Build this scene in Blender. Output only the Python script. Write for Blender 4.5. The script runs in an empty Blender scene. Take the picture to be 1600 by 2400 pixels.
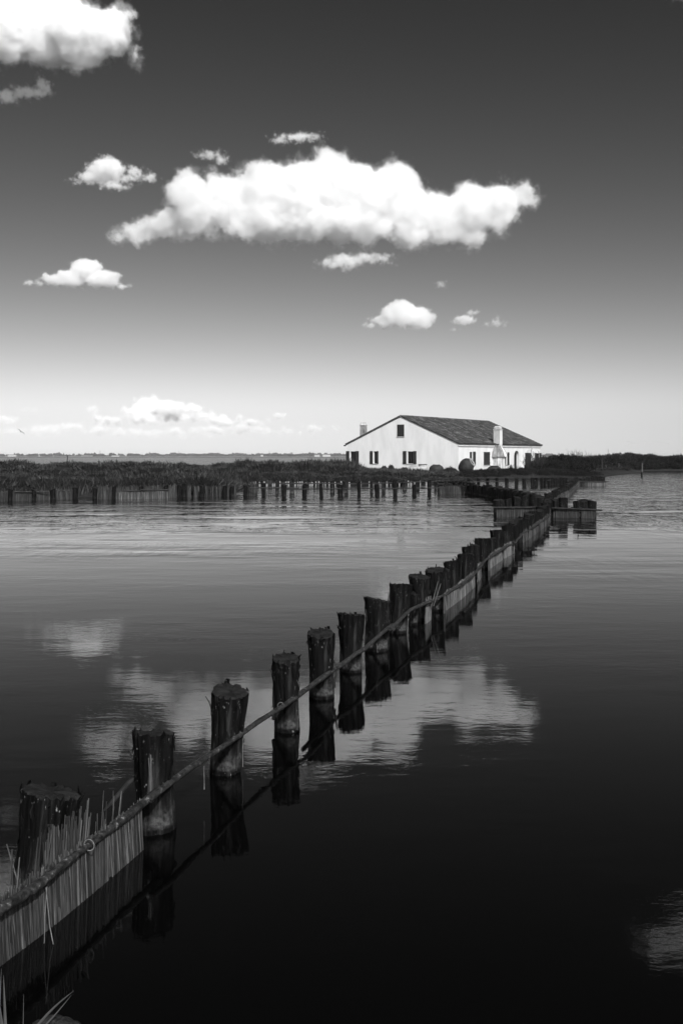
import bpy, bmesh, math, random
from mathutils import Vector, Matrix, noise as mnoise
import numpy as np

sc = bpy.context.scene
C = sc.collection
R = math.radians
rnd = random.Random(11)

# ------------------------------------------------------------------ camera
F_PX, HOR, CX, CAM_H = 2333.3, 1068.0, 800.0, 2.2      # focal length and horizon in photo pixels
cam = bpy.data.cameras.new('camera')
cam_o = bpy.data.objects.new('camera', cam)
C.objects.link(cam_o)
cam.sensor_fit = 'VERTICAL'
cam.sensor_height = 36.0
cam.sensor_width = 24.0
cam.lens = 35.0
cam.shift_y = -(1200.0 - HOR) / 2400.0
cam.clip_start = 0.1
cam.clip_end = 90000
cam_o.location = (0, 0, CAM_H)
cam_o.rotation_euler = (R(90), 0, 0)
sc.camera = cam_o

# ------------------------------------------------------------------ sky and sun
SUN_EL, SUN_AZ = 38.0, 163.0            # azimuth clockwise from straight ahead
world = bpy.data.worlds.new('World')
sc.world = world
world.use_nodes = True
wn, wl = world.node_tree.nodes, world.node_tree.links
bg = wn['Background']
tc = wn.new('ShaderNodeTexCoord')
sep = wn.new('ShaderNodeSeparateXYZ')
mx = wn.new('ShaderNodeMath'); mx.operation = 'MAXIMUM'; mx.inputs[1].default_value = 0.045
cmb = wn.new('ShaderNodeCombineXYZ')
sky = wn.new('ShaderNodeTexSky')
sky.sky_type = 'NISHITA'
sky.sun_disc = False
sky.sun_elevation = R(SUN_EL)
sky.sun_rotation = R(SUN_AZ)
srgb = wn.new('ShaderNodeSeparateColor')
m1 = wn.new('ShaderNodeMath'); m1.operation = 'MULTIPLY'; m1.inputs[1].default_value = 0.1
m2 = wn.new('ShaderNodeMath'); m2.operation = 'POWER'; m2.inputs[1].default_value = 2.17
m3 = wn.new('ShaderNodeMath'); m3.operation = 'MULTIPLY'; m3.inputs[1].default_value = 23.4
wl.new(tc.outputs['Generated'], sep.inputs[0])
wl.new(sep.outputs['X'], cmb.inputs['X']); wl.new(sep.outputs['Y'], cmb.inputs['Y'])
wl.new(sep.outputs['Z'], mx.inputs[0]); wl.new(mx.outputs[0], cmb.inputs['Z'])
wl.new(cmb.outputs[0], sky.inputs['Vector'])
wl.new(sky.outputs[0], srgb.inputs[0])
wl.new(srgb.outputs['Red'], m1.inputs[0])     # black-and-white film behind a red filter
wl.new(m1.outputs[0], m2.inputs[0]); wl.new(m2.outputs[0], m3.inputs[0])
wl.new(m3.outputs[0], bg.inputs['Color'])
bg.inputs['Strength'].default_value = 0.1

sun = bpy.data.lights.new('sun', 'SUN')
sun.energy = 4.6
sun.angle = R(0.53)
sun.color = (1.0, 1.0, 1.0)             # the photograph is monochrome
sun_o = bpy.data.objects.new('sun', sun)
C.objects.link(sun_o)
az, el = R(SUN_AZ), R(SUN_EL)
to_sun = Vector((math.sin(az) * math.cos(el), math.cos(az) * math.cos(el), math.sin(el)))
sun_o.rotation_euler = to_sun.to_track_quat('Z', 'Y').to_euler()

vs = sc.view_settings
vs.view_transform = 'Standard'
vs.look = 'None'
vs.exposure = 0.0
vs.gamma = 1.0
vs.use_curve_mapping = False
cy = sc.cycles
cy.use_denoising = True
cy.max_bounces = 14
cy.diffuse_bounces = 2
cy.glossy_bounces = 3
cy.transparent_max_bounces = 16
cy.volume_bounces = 14
cy.volume_step_rate = 1.0
cy.volume_max_steps = 256
cy.sample_clamp_indirect = 4.0


# ------------------------------------------------------------------ helpers
def at(px, py, z=0.0):
    """photo pixel -> point on the horizontal plane z"""
    d = F_PX * (CAM_H - z) / (py - HOR)
    return Vector(((px - CX) / F_PX * d, d, z))


def at_d(px, py, d):
    """photo pixel at distance d"""
    return Vector(((px - CX) / F_PX * d, d, CAM_H + (HOR - py) / F_PX * d))


def tag(o, label=None, cat=None, group=None, kind=None):
    if label: o['label'] = label
    if cat: o['category'] = cat
    if group: o['group'] = group
    if kind: o['kind'] = kind
    return o


def empty(name, loc=(0, 0, 0), rz=0.0):
    o = bpy.data.objects.new(name, None)
    o.empty_display_size = 0.2
    o.location = loc
    o.rotation_euler = (0, 0, rz)
    C.objects.link(o)
    return o


def link(name, me, mats=None, parent=None, loc=None):
    o = bpy.data.objects.new(name, me)
    C.objects.link(o)
    if mats is not None:
        for m in (mats if isinstance(mats, (list, tuple)) else [mats]):
            me.materials.append(m)
    if parent is not None:
        o.parent = parent
    if loc is not None:
        o.location = loc
    return o


class MB:
    """collects verts and faces, builds ONE mesh object"""
    def __init__(self):
        self.v, self.f, self.m, self.s = [], [], [], []

    def add(self, vs_, fs_, mat=0, smooth=False):
        n = len(self.v)
        self.v.extend(tuple(p) for p in vs_)
        for f in fs_:
            self.f.append(tuple(i + n for i in f))
            self.m.append(mat)
            self.s.append(smooth)

    def box(self, c, s, M=None, mat=0):
        hx, hy, hz = s[0] / 2, s[1] / 2, s[2] / 2
        P = [Vector((x, y, z)) for x in (-hx, hx) for y in (-hy, hy) for z in (-hz, hz)]
        P = [(M @ p if M else p) + Vector(c) for p in P]
        self.add(P, [(0, 1, 3, 2), (4, 6, 7, 5), (0, 4, 5, 1), (2, 3, 7, 6), (0, 2, 6, 4), (1, 5, 7, 3)], mat)

    def tube(self, pts, radii, n=6, mat=0, caps=True, smooth=True, jit=None):
        pts = [Vector(p) for p in pts]
        if not hasattr(radii, '__len__'):
            radii = [radii] * len(pts)
        V, Fc = [], []
        up = None
        for i, p in enumerate(pts):
            t = (pts[min(i + 1, len(pts) - 1)] - pts[max(i - 1, 0)])
            t = t.normalized() if t.length > 1e-9 else Vector((0, 0, 1))
            if up is None:
                up = t.orthogonal().normalized()
            u = (up - t * up.dot(t))
            u = u.normalized() if u.length > 1e-6 else t.orthogonal().normalized()
            up = u
            w = t.cross(u)
            for k in range(n):
                a = 2 * math.pi * k / n
                r = radii[i] * (jit(i, k) if jit else 1)
                V.append(p + (u * math.cos(a) + w * math.sin(a)) * r)
        for i in range(len(pts) - 1):
            for k in range(n):
                k2 = (k + 1) % n
                Fc.append((i * n + k, i * n + k2, (i + 1) * n + k2, (i + 1) * n + k))
        self.add(V, Fc, mat, smooth)
        if caps:
            self.add(V[:n], [tuple(reversed(range(n)))], mat)
            self.add(V[-n:], [tuple(range(n))], mat)

    def lathe(self, prof, n=24, mat=0, M=None, smooth=True, caps=True):
        V, Fc = [], []
        for (r, z) in prof:
            for k in range(n):
                a = 2 * math.pi * k / n
                V.append(Vector((r * math.cos(a), r * math.sin(a), z)))
        if M: V = [M @ p for p in V]
        for i in range(len(prof) - 1):
            for k in range(n):
                k2 = (k + 1) % n
                Fc.append((i * n + k, i * n + k2, (i + 1) * n + k2, (i + 1) * n + k))
        self.add(V, Fc, mat, smooth)
        if caps:
            self.add(V[:n], [tuple(reversed(range(n)))], mat)
            self.add(V[-n:], [tuple(range(n))], mat)

    def mesh(self, name):
        me = bpy.data.meshes.new(name)
        me.from_pydata(self.v, [], self.f)
        me.polygons.foreach_set('material_index', self.m)
        me.polygons.foreach_set('use_smooth', self.s)
        me.update()
        return me

    def build(self, name, mats, parent=None, loc=None):
        return link(name, self.mesh(name), mats, parent, loc)


def new_mat(name):
    m = bpy.data.materials.new(name)
    m.use_nodes = True
    nt = m.node_tree
    return m, nt.nodes, nt.links, nt.nodes['Principled BSDF']


def ramp(nodes, stops):
    r = nodes.new('ShaderNodeValToRGB')
    e = r.color_ramp.elements
    while len(e) > 1:
        e.remove(e[-1])
    e[0].position, v = stops[0]
    e[0].color = (v, v, v, 1)
    for p, v in stops[1:]:
        x = e.new(p)
        x.color = (v, v, v, 1)
    return r


def noise_node(nodes, links, scale, detail=4, rough=0.55, vec=None, stretch=None, coord='Object'):
    n = nodes.new('ShaderNodeTexNoise')
    n.inputs['Scale'].default_value = scale
    n.inputs['Detail'].default_value = detail
    n.inputs['Roughness'].default_value = rough
    if vec is None:
        t = nodes.new('ShaderNodeTexCoord')
        vec = t.outputs[coord]
    if stretch:
        mp = nodes.new('ShaderNodeMapping')
        mp.inputs['Scale'].default_value = stretch
        links.new(vec, mp.inputs['Vector'])
        vec = mp.outputs['Vector']
    links.new(vec, n.inputs['Vector'])
    return n


def math_node(nodes, links, op, a, b=None, c=None):
    n = nodes.new('ShaderNodeMath')
    n.operation = op
    for i, x in enumerate((a, b, c)):
        if x is None: continue
        if isinstance(x, (int, float)):
            n.inputs[i].default_value = x
        else:
            links.new(x, n.inputs[i])
    return n.outputs[0]


# ------------------------------------------------------------------ clouds (volumes, far outside everything else)
def cloud_material(name, rho, col=0.985, g=0.0):
    m = bpy.data.materials.new(name)
    m.use_nodes = True
    n, l = m.node_tree.nodes, m.node_tree.links
    n.clear()
    out = n.new('ShaderNodeOutputMaterial')
    vol = n.new('ShaderNodeVolumePrincipled')
    l.new(vol.outputs[0], out.inputs['Volume'])
    vol.inputs['Color'].default_value = (col, col, col, 1)
    vol.inputs['Anisotropy'].default_value = g
    vol.inputs['Density'].default_value = rho
    vol.inputs['Density Attribute'].default_value = 'density'
    m.cycles.volume_step_rate = 3.0
    return m


def cloud(label, ell_px, dist, rho=0.05, edge=None, amp=None, seed=1, depth=0.9, per=None, vox=2.2, bias=None, wisp=False, col=0.965, g=0.0, seedv=None):
    """ell_px: (cx, cy, rx, ry) in photo pixels.  The density is a soft union of ellipsoids frayed by noise,
    sampled on a grid; one local unit = one photo pixel at that distance."""
    unit = dist / F_PX
    g_an = g
    cr = random.Random(seed)
    x0 = sum(e[0] for e in ell_px) / len(ell_px)
    y0 = sum(e[1] for e in ell_px) / len(ell_px)
    med = sorted((e[2] * e[3]) ** 0.5 for e in ell_px)[len(ell_px) // 2]
    per = per or 2.4 * med
    if wisp:
        amp = amp or max(7.0, 0.62 * med)
        edge = edge or max(7.0, 0.75 * med)
        bias = 0.55 * amp if bias is None else bias
    amp = amp or max(5.0, 0.30 * med)
    edge = edge or max(4.0, 0.13 * med)
    bias = 0.25 * amp if bias is None else bias
    ell = []
    for (x, y, rx, ry) in ell_px:
        rd = depth * (rx * ry) ** 0.5
        ell.append(((x - x0, cr.uniform(-0.25, 0.25) * rd, y0 - y), (rx, rd, ry)))
    g = bpy.data.node_groups.new('cloud_density', 'GeometryNodeTree')
    g.interface.new_socket('Geometry', in_out='INPUT', socket_type='NodeSocketGeometry')
    g.interface.new_socket('Geometry', in_out='OUTPUT', socket_type='NodeSocketGeometry')
    n, l = g.nodes, g.links
    gi, go = n.new('NodeGroupInput'), n.new('NodeGroupOutput')
    pos = n.new('GeometryNodeInputPosition').outputs[0]
    off = n.new('ShaderNodeVectorMath'); off.operation = 'ADD'
    l.new(pos, off.inputs[0]); off.inputs[1].default_value = (seed * 531.7, seed * 219.3, seed * 77.1)
    n0 = noise_node(n, l, 1.0 / per, 2, 0.5, vec=off.outputs[0])
    wv = n.new('ShaderNodeVectorMath'); wv.operation = 'MULTIPLY_ADD'     # bend the ellipsoids out of shape first
    sub = n.new('ShaderNodeVectorMath'); sub.operation = 'SUBTRACT'
    l.new(n0.outputs['Color'], sub.inputs[0]); sub.inputs[1].default_value = (0.5, 0.5, 0.5)
    l.new(sub.outputs[0], wv.inputs[0]); wv.inputs[1].default_value = (amp * 1.6, amp * 1.6, amp * 0.9)
    l.new(pos, wv.inputs[2])
    P = wv.outputs[0]
    f = None
    for (c, r) in ell:
        s = n.new('ShaderNodeVectorMath'); s.operation = 'SUBTRACT'
        l.new(P, s.inputs[0]); s.inputs[1].default_value = c
        d = n.new('ShaderNodeVectorMath'); d.operation = 'DIVIDE'
        l.new(s.outputs[0], d.inputs[0]); d.inputs[1].default_value = r
        q = n.new('ShaderNodeVectorMath'); q.operation = 'LENGTH'
        l.new(d.outputs[0], q.inputs[0])
        k = min(r)
        x = math_node(n, l, 'MULTIPLY_ADD', q.outputs['Value'], -k, k)
        f = x if f is None else math_node(n, l, 'SMOOTH_MAX', f, x, edge * 1.2)
    n1 = noise_node(n, l, 2.0 / per, 9, 0.74, vec=off.outputs[0])
    n1.inputs['Lacunarity'].default_value = 2.15
    a1 = math_node(n, l, 'MULTIPLY_ADD', n1.outputs['Fac'], amp * 4.2, -amp * 2.1 + bias)
    bil = n.new('ShaderNodeTexVoronoi')              # cauliflower heads
    bil.inputs['Scale'].default_value = 2.6 / per
    bil.inputs['Detail'].default_value = 2.0
    bil.inputs['Roughness'].default_value = 0.55
    wob = n.new('ShaderNodeVectorMath'); wob.operation = 'MULTIPLY_ADD'
    l.new(n1.outputs['Color'], wob.inputs[0]); wob.inputs[1].default_value = (per * 0.25,) * 3
    l.new(off.outputs[0], wob.inputs[2])
    l.new(wob.outputs[0], bil.inputs['Vector'])
    a2 = math_node(n, l, 'MULTIPLY_ADD', bil.outputs['Distance'], -amp * 1.05, amp * 0.5)
    f = math_node(n, l, 'ADD', f, math_node(n, l, 'ADD', a1, a2))
    mp = n.new('ShaderNodeMapRange'); mp.interpolation_type = 'SMOOTHSTEP'
    l.new(math_node(n, l, 'DIVIDE', f, edge), mp.inputs['Value'])
    # uneven vapour inside, thin frayed skirts outside
    n2 = noise_node(n, l, 5.0 / per, 6, 0.65, vec=off.outputs[0])
    v = n.new('ShaderNodeMapRange'); l.new(n2.outputs['Fac'], v.inputs['Value'])
    v.inputs['From Min'].default_value = 0.33; v.inputs['From Max'].default_value = 0.62
    v.inputs['To Min'].default_value = 0.5; v.inputs['To Max'].default_value = 1.2
    skirt = n.new('ShaderNodeMapRange'); skirt.interpolation_type = 'SMOOTHSTEP'
    l.new(math_node(n, l, 'MULTIPLY_ADD', n2.outputs['Fac'], amp * 3.0, math_node(n, l, 'ADD', f, -amp * 1.15)), skirt.inputs['Value'])
    skirt.inputs['From Max'].default_value = edge * 1.5
    skirt.inputs['To Max'].default_value = 0.10
    dens = math_node(n, l, 'MULTIPLY_ADD', mp.outputs[0], v.outputs[0], skirt.outputs[0])
    vc = n.new('GeometryNodeVolumeCube')
    l.new(dens, vc.inputs['Density'])
    pad = amp * 1.5 + 4
    lo = [min(c[i] - r[i] for c, r in ell) - pad for i in range(3)]
    hi = [max(c[i] + r[i] for c, r in ell) + pad for i in range(3)]
    vc.inputs['Min'].default_value = lo
    vc.inputs['Max'].default_value = hi
    for i, ax in enumerate('XYZ'):
        vc.inputs['Resolution ' + ax].default_value = max(8, int((hi[i] - lo[i]) / vox))
    sm = n.new('GeometryNodeSetMaterial')
    sm.inputs['Material'].default_value = cloud_material('cloud_vapour', rho / unit, col, g_an)
    l.new(vc.outputs[0], sm.inputs[0])
    l.new(sm.outputs[0], go.inputs[0])
    o = bpy.data.objects.new('cloud', bpy.data.meshes.new('cloud'))
    C.objects.link(o)
    o.location = at_d(x0, y0, dist)
    o.scale = (unit,) * 3
    md = o.modifiers.new('density', 'NODES')
    md.node_group = g
    tag(o, label, 'cloud', 'clouds in the dark sky', 'stuff')
    return o


def zb(lst, s, ox, oy):
    return [(x / s + ox, y / s + oy, rx / s, ry / s) for (x, y, rx, ry) in lst]


def build_clouds():
    cloud('large bright cumulus spreading across the middle of the sky above the house',
          zb([(110, 398, 85, 32), (160, 385, 90, 48), (230, 360, 100, 70), (320, 310, 110, 105), (430, 290, 110, 115), (560, 270, 125, 125), (690, 270, 120, 140),
              (770, 230, 100, 120), (880, 280, 130, 120), (1000, 260, 100, 110), (1060, 330, 110, 105), (600, 370, 220, 60),
              (850, 370, 200, 65), (1080, 400, 120, 50), (1160, 340, 110, 100), (1270, 325, 110, 105), (1370, 290, 90, 80), (1462, 262, 62, 52), (1240, 395, 120, 52), (1350, 370, 60, 50),
              (1320, 390, 60, 40)], 1.4933, 250, 280), 1900, seed=23, amp=23, bias=8)
    cloud('big white cumulus cut off by the upper left corner with a frayed right end',
          [(255, 82, 62, 60), (190, 85, 95, 80), (100, 78, 105, 88), (20, 62, 100, 100), (-80, 40, 110, 105), (110, 0, 85, 55), (318, 122, 26, 42)], 1100, seed=4)
    cloud('thin hook shaped cloud scrap under the corner cumulus at the left edge',
          [(100, 200, 17, 22), (62, 216, 42, 13), (8, 225, 30, 15)], 1150, seed=5, rho=0.06, wisp=True)
    cloud('small ragged cloud with trailing scraps left of the large cumulus',
          [(250, 397, 44, 30), (222, 412, 35, 16), (193, 421, 25, 7), (275, 438, 28, 9), (302, 420, 25, 10), (318, 400, 18, 11), (350, 417, 18, 9)], 1480, seed=6, rho=0.09, wisp=True)
    cloud('flat based triangular cloud with a pointed right tip low at the left',
          [(205, 634, 40, 30), (240, 655, 50, 24), (170, 652, 50, 22), (130, 657, 35, 16), (105, 647, 12, 16), (75, 664, 22, 7), (285, 672, 28, 7)], 2400, seed=7, rho=0.14)
    cloud('thin flat wisp floating above the top of the large cumulus',
          [(690, 324, 42, 9), (725, 318, 27, 7), (655, 332, 16, 7)], 1700, seed=8, rho=0.08, wisp=True)
    cloud('faint scrap touching the upper left shoulder of the large cumulus',
          [(490, 362, 28, 10), (520, 374, 14, 12)], 1800, seed=9, rho=0.06, wisp=True)
    cloud('ragged flat scrap hanging just below the large cumulus',
          [(810, 612, 36, 16), (780, 622, 30, 9), (855, 604, 36, 12), (895, 608, 20, 8)], 1550, seed=10, rho=0.08, wisp=True)
    cloud('compact domed cumulus with a flat base above the house roof',
          [(940, 738, 52, 34), (985, 746, 38, 28), (900, 752, 34, 20), (866, 763, 22, 7), (958, 770, 22, 6), (935, 712, 18, 12)], 3200, seed=11, rho=0.13)
    cloud('small rounded puff with a second scrap on its upper right',
          [(1088, 751, 30, 13), (1106, 733, 17, 8), (1063, 772, 14, 4)], 3300, seed=12, rho=0.14)
    cloud('smallest puff with a little knob on top, right of the other low puffs',
          [(1160, 760, 24, 8), (1161, 746, 8, 9)], 3300, seed=13, rho=0.12, wisp=True)
    cloud('tiny faint fleck of cloud right above the low puffs',
          [(1033, 667, 13, 7)], 2600, seed=14, rho=0.08, wisp=True)
    cloud('cloud bank of heaped cumulus low over the far left shore',
          [(345, 952, 44, 26), (400, 957, 50, 24), (450, 962, 30, 20), (322, 970, 46, 18), (420, 978, 62, 12), (520, 987, 46, 16), (560, 977, 16, 12), (480, 975, 34, 16), (215, 962, 16, 14), (255, 985, 46, 15), (350, 985, 60, 16), (600, 990, 40, 12)], 9000, seed=15, rho=0.36, amp=10, edge=10, g=-.3, col=1)
    cloud('long thin layer of pale cloud stretched along the left horizon',
          [(240, 1008, 55, 14), (170, 998, 44, 15), (110, 1010, 55, 15), (300, 1014, 64, 13), (400, 1014, 76, 14), (500, 1008, 55, 15), (570, 1002, 46, 16), (640, 1010, 48, 10), (15, 985, 30, 20), (20, 1010, 40, 14), (60, 960, 28, 7), (740, 1003, 50, 9), (700, 1012, 40, 7)], 11000, seed=16, rho=0.25, amp=11, edge=11, g=-.3, col=1)
    cloud('small pale puff on the right of the cloud bank over the shore',
          [(653, 975, 22, 9)], 9500, seed=17, rho=0.3, g=-.3, col=1)
    cloud('very faint low cloud streak over the far right trees',
          [(1470, 1038, 22, 5), (1555, 1038, 20, 4), (1510, 1038, 30, 3)], 10000, seed=18, rho=0.2)
    cloud('cumulus just above the upper right corner, seen only mirrored in the water',
          [(1570, -72, 60, 30), (1640, -50, 60, 46), (1515, -80, 30, 16)], 1100, seed=19, rho=0.02, wisp=True)

# ------------------------------------------------------------------ water
def water_material():
    m, n, l, b = new_mat('lagoon_water')
    b.inputs['Base Color'].default_value = (0.0012, 0.0012, 0.0012, 1)
    b.inputs['Roughness'].default_value = 0.03
    b.inputs['IOR'].default_value = 1.333
    g = n.new('ShaderNodeNewGeometry')
    P = g.outputs['Position']
    big = noise_node(n, l, 0.05, 3, 0.5, vec=P, stretch=(0.6, 1.6, 1))           # calm and ruffled patches
    sx = n.new('ShaderNodeSeparateXYZ'); l.new(P, sx.inputs[0])
    wind = math_node(n, l, 'MULTIPLY_ADD', big.outputs['Fac'], 40.0, sx.outputs['Y'])
    rf = n.new('ShaderNodeMapRange'); rf.interpolation_type = 'SMOOTHSTEP'       # open water is ruffled, the inlet by the posts is calm
    l.new(wind, rf.inputs['Value'])
    rf.inputs['From Min'].default_value = 34.0; rf.inputs['From Max'].default_value = 66.0
    rf.inputs['To Min'].default_value = 0.30; rf.inputs['To Max'].default_value = 1.2
    a = noise_node(n, l, 1.6, 3, 0.5, vec=P, stretch=(0.8, 1.5, 1))
    b1 = noise_node(n, l, 7.0, 4, 0.6, vec=P, stretch=(0.85, 1.5, 1))
    x = math_node(n, l, 'MULTIPLY', a.outputs['Fac'], 0.0045)
    y = math_node(n, l, 'MULTIPLY', b1.outputs['Fac'], 0.0019)
    h = math_node(n, l, 'ADD', x, y)
    c1 = noise_node(n, l, 1.0, 3, 0.55, vec=P, stretch=(2.6, 0.5, 1))          # wavelets of the open water
    wf = n.new('ShaderNodeMapRange'); wf.interpolation_type = 'SMOOTHSTEP'; l.new(wind, wf.inputs['Value'])
    wf.inputs['From Min'].default_value = 40.0; wf.inputs['From Max'].default_value = 62.0
    wf.inputs['To Min'].default_value = 0.0; wf.inputs['To Max'].default_value = 0.05
    z = math_node(n, l, 'MULTIPLY', c1.outputs['Fac'], wf.outputs[0])
    h = math_node(n, l, 'MULTIPLY_ADD', h, rf.outputs[0], z)
    pt = noise_node(n, l, 1.0, 3, 0.5, vec=P, stretch=(0.22, 0.55, 1))               # cat's paws
    pr_ = ramp(n, [(0.36, 0.3), (0.68, 2.2)])
    l.new(pt.outputs['Fac'], pr_.inputs[0])
    h = math_node(n, l, 'MULTIPLY', h, pr_.outputs['Color'])
    ro = n.new('ShaderNodeMapRange'); l.new(sx.outputs['Y'], ro.inputs['Value'])
    ro.inputs['From Min'].default_value = 40.0; ro.inputs['From Max'].default_value = 260.0
    ro.inputs['To Min'].default_value = 0.025; ro.inputs['To Max'].default_value = 0.22
    l.new(ro.outputs[0], b.inputs['Roughness'])
    bp = n.new('ShaderNodeBump')
    bp.inputs['Strength'].default_value = 1.0
    bp.inputs['Distance'].default_value = 1.0
    l.new(h, bp.inputs['Height'])
    l.new(bp.outputs[0], b.inputs['Normal'])
    return m


def build_water():
    mb = MB()
    S = 11900
    mb.add([(-S, -60, 0), (S, -60, 0), (S, S, 0), (-S, S, 0)], [(0, 1, 2, 3)])
    w = mb.build('water', water_material())
    tag(w, kind='structure')


def build_haze():
    """thin sea air between the camera and the far shore"""
    mb = MB()
    mb.box((0, 5950, 3.6), (24200, 12100, 10.0))
    m = bpy.data.materials.new('sea_haze')
    m.use_nodes = True
    n, l = m.node_tree.nodes, m.node_tree.links
    n.clear()
    out = n.new('ShaderNodeOutputMaterial'); v = n.new('ShaderNodeVolumePrincipled')
    l.new(v.outputs[0], out.inputs['Volume'])
    v.inputs['Color'].default_value = (.95, .95, .95, 1)
    v.inputs['Density'].default_value = 0.00014
    tag(mb.build('haze', m), kind='stuff')

# ------------------------------------------------------------------ materials
def mat_plain(name, lo, hi, scale=6.0, rough=0.8, bump=0.0, stretch=None, spec=0.3, detail=5, coord='Object'):
    m, n, l, b = new_mat(name)
    nz = noise_node(n, l, scale, detail, 0.6, stretch=stretch, coord=coord)
    r = ramp(n, [(0.3, lo), (0.7, hi)])
    l.new(nz.outputs['Fac'], r.inputs[0])
    l.new(r.outputs['Color'], b.inputs['Base Color'])
    b.inputs['Roughness'].default_value = rough
    b.inputs['Specular IOR Level'].default_value = spec
    if bump:
        bp = n.new('ShaderNodeBump')
        bp.inputs['Strength'].default_value = 0.6
        bp.inputs['Distance'].default_value = bump
        l.new(nz.outputs['Fac'], bp.inputs['Height'])
        l.new(bp.outputs[0], b.inputs['Normal'])
    return m


def mat_post(name='wet_post_wood', hi=0.022, band=0.07):
    m, n, l, b = new_mat(name)
    t = n.new('ShaderNodeTexCoord')
    P = t.outputs['Object']
    streak = noise_node(n, l, 1.0, 6, 0.65, vec=P, stretch=(26, 26, 2.2))
    r1 = ramp(n, [(0.38, 0.002), (0.54, hi * 0.25), (0.66, hi), (0.78, hi * 1.7)])
    l.new(streak.outputs['Fac'], r1.inputs[0])
    fleck = noise_node(n, l, 1.0, 3, 0.6, vec=P, stretch=(70, 70, 26))
    r2 = ramp(n, [(0.65, 0.0), (0.70, 1.0)])
    l.new(fleck.outputs['Fac'], r2.inputs[0])
    patch = noise_node(n, l, 7.0, 2, 0.5, vec=P)
    r3 = ramp(n, [(0.46, 0.0), (0.60, 1.0)])
    l.new(patch.outputs['Fac'], r3.inputs[0])
    fm = math_node(n, l, 'MULTIPLY', r2.outputs['Color'], r3.outputs['Color'])
    mixf = n.new('ShaderNodeMix'); mixf.data_type = 'RGBA'
    l.new(fm, mixf.inputs['Factor'])
    l.new(r1.outputs['Color'], mixf.inputs['A'])
    mixf.inputs['B'].default_value = (0.22, 0.22, 0.22, 1)
    # crusted tide band a hand above the water
    sp = n.new('ShaderNodeSeparateXYZ'); l.new(P, sp.inputs[0])
    wob = noise_node(n, l, 1.0, 4, 0.6, vec=P, stretch=(20, 20, 5))
    z = math_node(n, l, 'MULTIPLY_ADD', wob.outputs['Fac'], -0.34, sp.outputs['Z'])
    up = n.new('ShaderNodeMapRange'); l.new(z, up.inputs['Value'])
    up.inputs['From Min'].default_value = 0.03; up.inputs['From Max'].default_value = -0.08
    lowm = n.new('ShaderNodeMapRange'); l.new(sp.outputs['Z'], lowm.inputs['Value'])
    lowm.inputs['From Min'].default_value = 0.025; lowm.inputs['From Max'].default_value = 0.05
    crust = noise_node(n, l, 45.0, 4, 0.7, vec=P)
    r4 = ramp(n, [(0.35, 0.15), (0.6, 1.0)])
    l.new(crust.outputs['Fac'], r4.inputs[0])
    bm_ = math_node(n, l, 'MULTIPLY', up.outputs[0], lowm.outputs[0])
    bm_ = math_node(n, l, 'MULTIPLY', bm_, r4.outputs['Color'])
    pz = noise_node(n, l, 4.5, 3, 0.6, vec=P)
    r5 = ramp(n, [(0.42, 0.08), (0.6, 1.0)])
    l.new(pz.outputs['Fac'], r5.inputs[0])
    bm_ = math_node(n, l, 'MULTIPLY', bm_, r5.outputs['Color'])
    mixb = n.new('ShaderNodeMix'); mixb.data_type = 'RGBA'
    l.new(bm_, mixb.inputs['Factor'])
    l.new(mixf.outputs['Result'], mixb.inputs['A'])
    mixb.inputs['B'].default_value = (band, band, band, 1)
    l.new(mixb.outputs['Result'], b.inputs['Base Color'])
    b.inputs['Roughness'].default_value = 0.75
    b.inputs['Specular IOR Level'].default_value = 0.06
    bp = n.new('ShaderNodeBump'); bp.inputs['Strength'].default_value = 0.8
    bp.inputs['Distance'].default_value = 0.03
    l.new(streak.outputs['Fac'], bp.inputs['Height'])
    l.new(bp.outputs[0], b.inputs['Normal'])
    return m


MAT = {}


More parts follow.
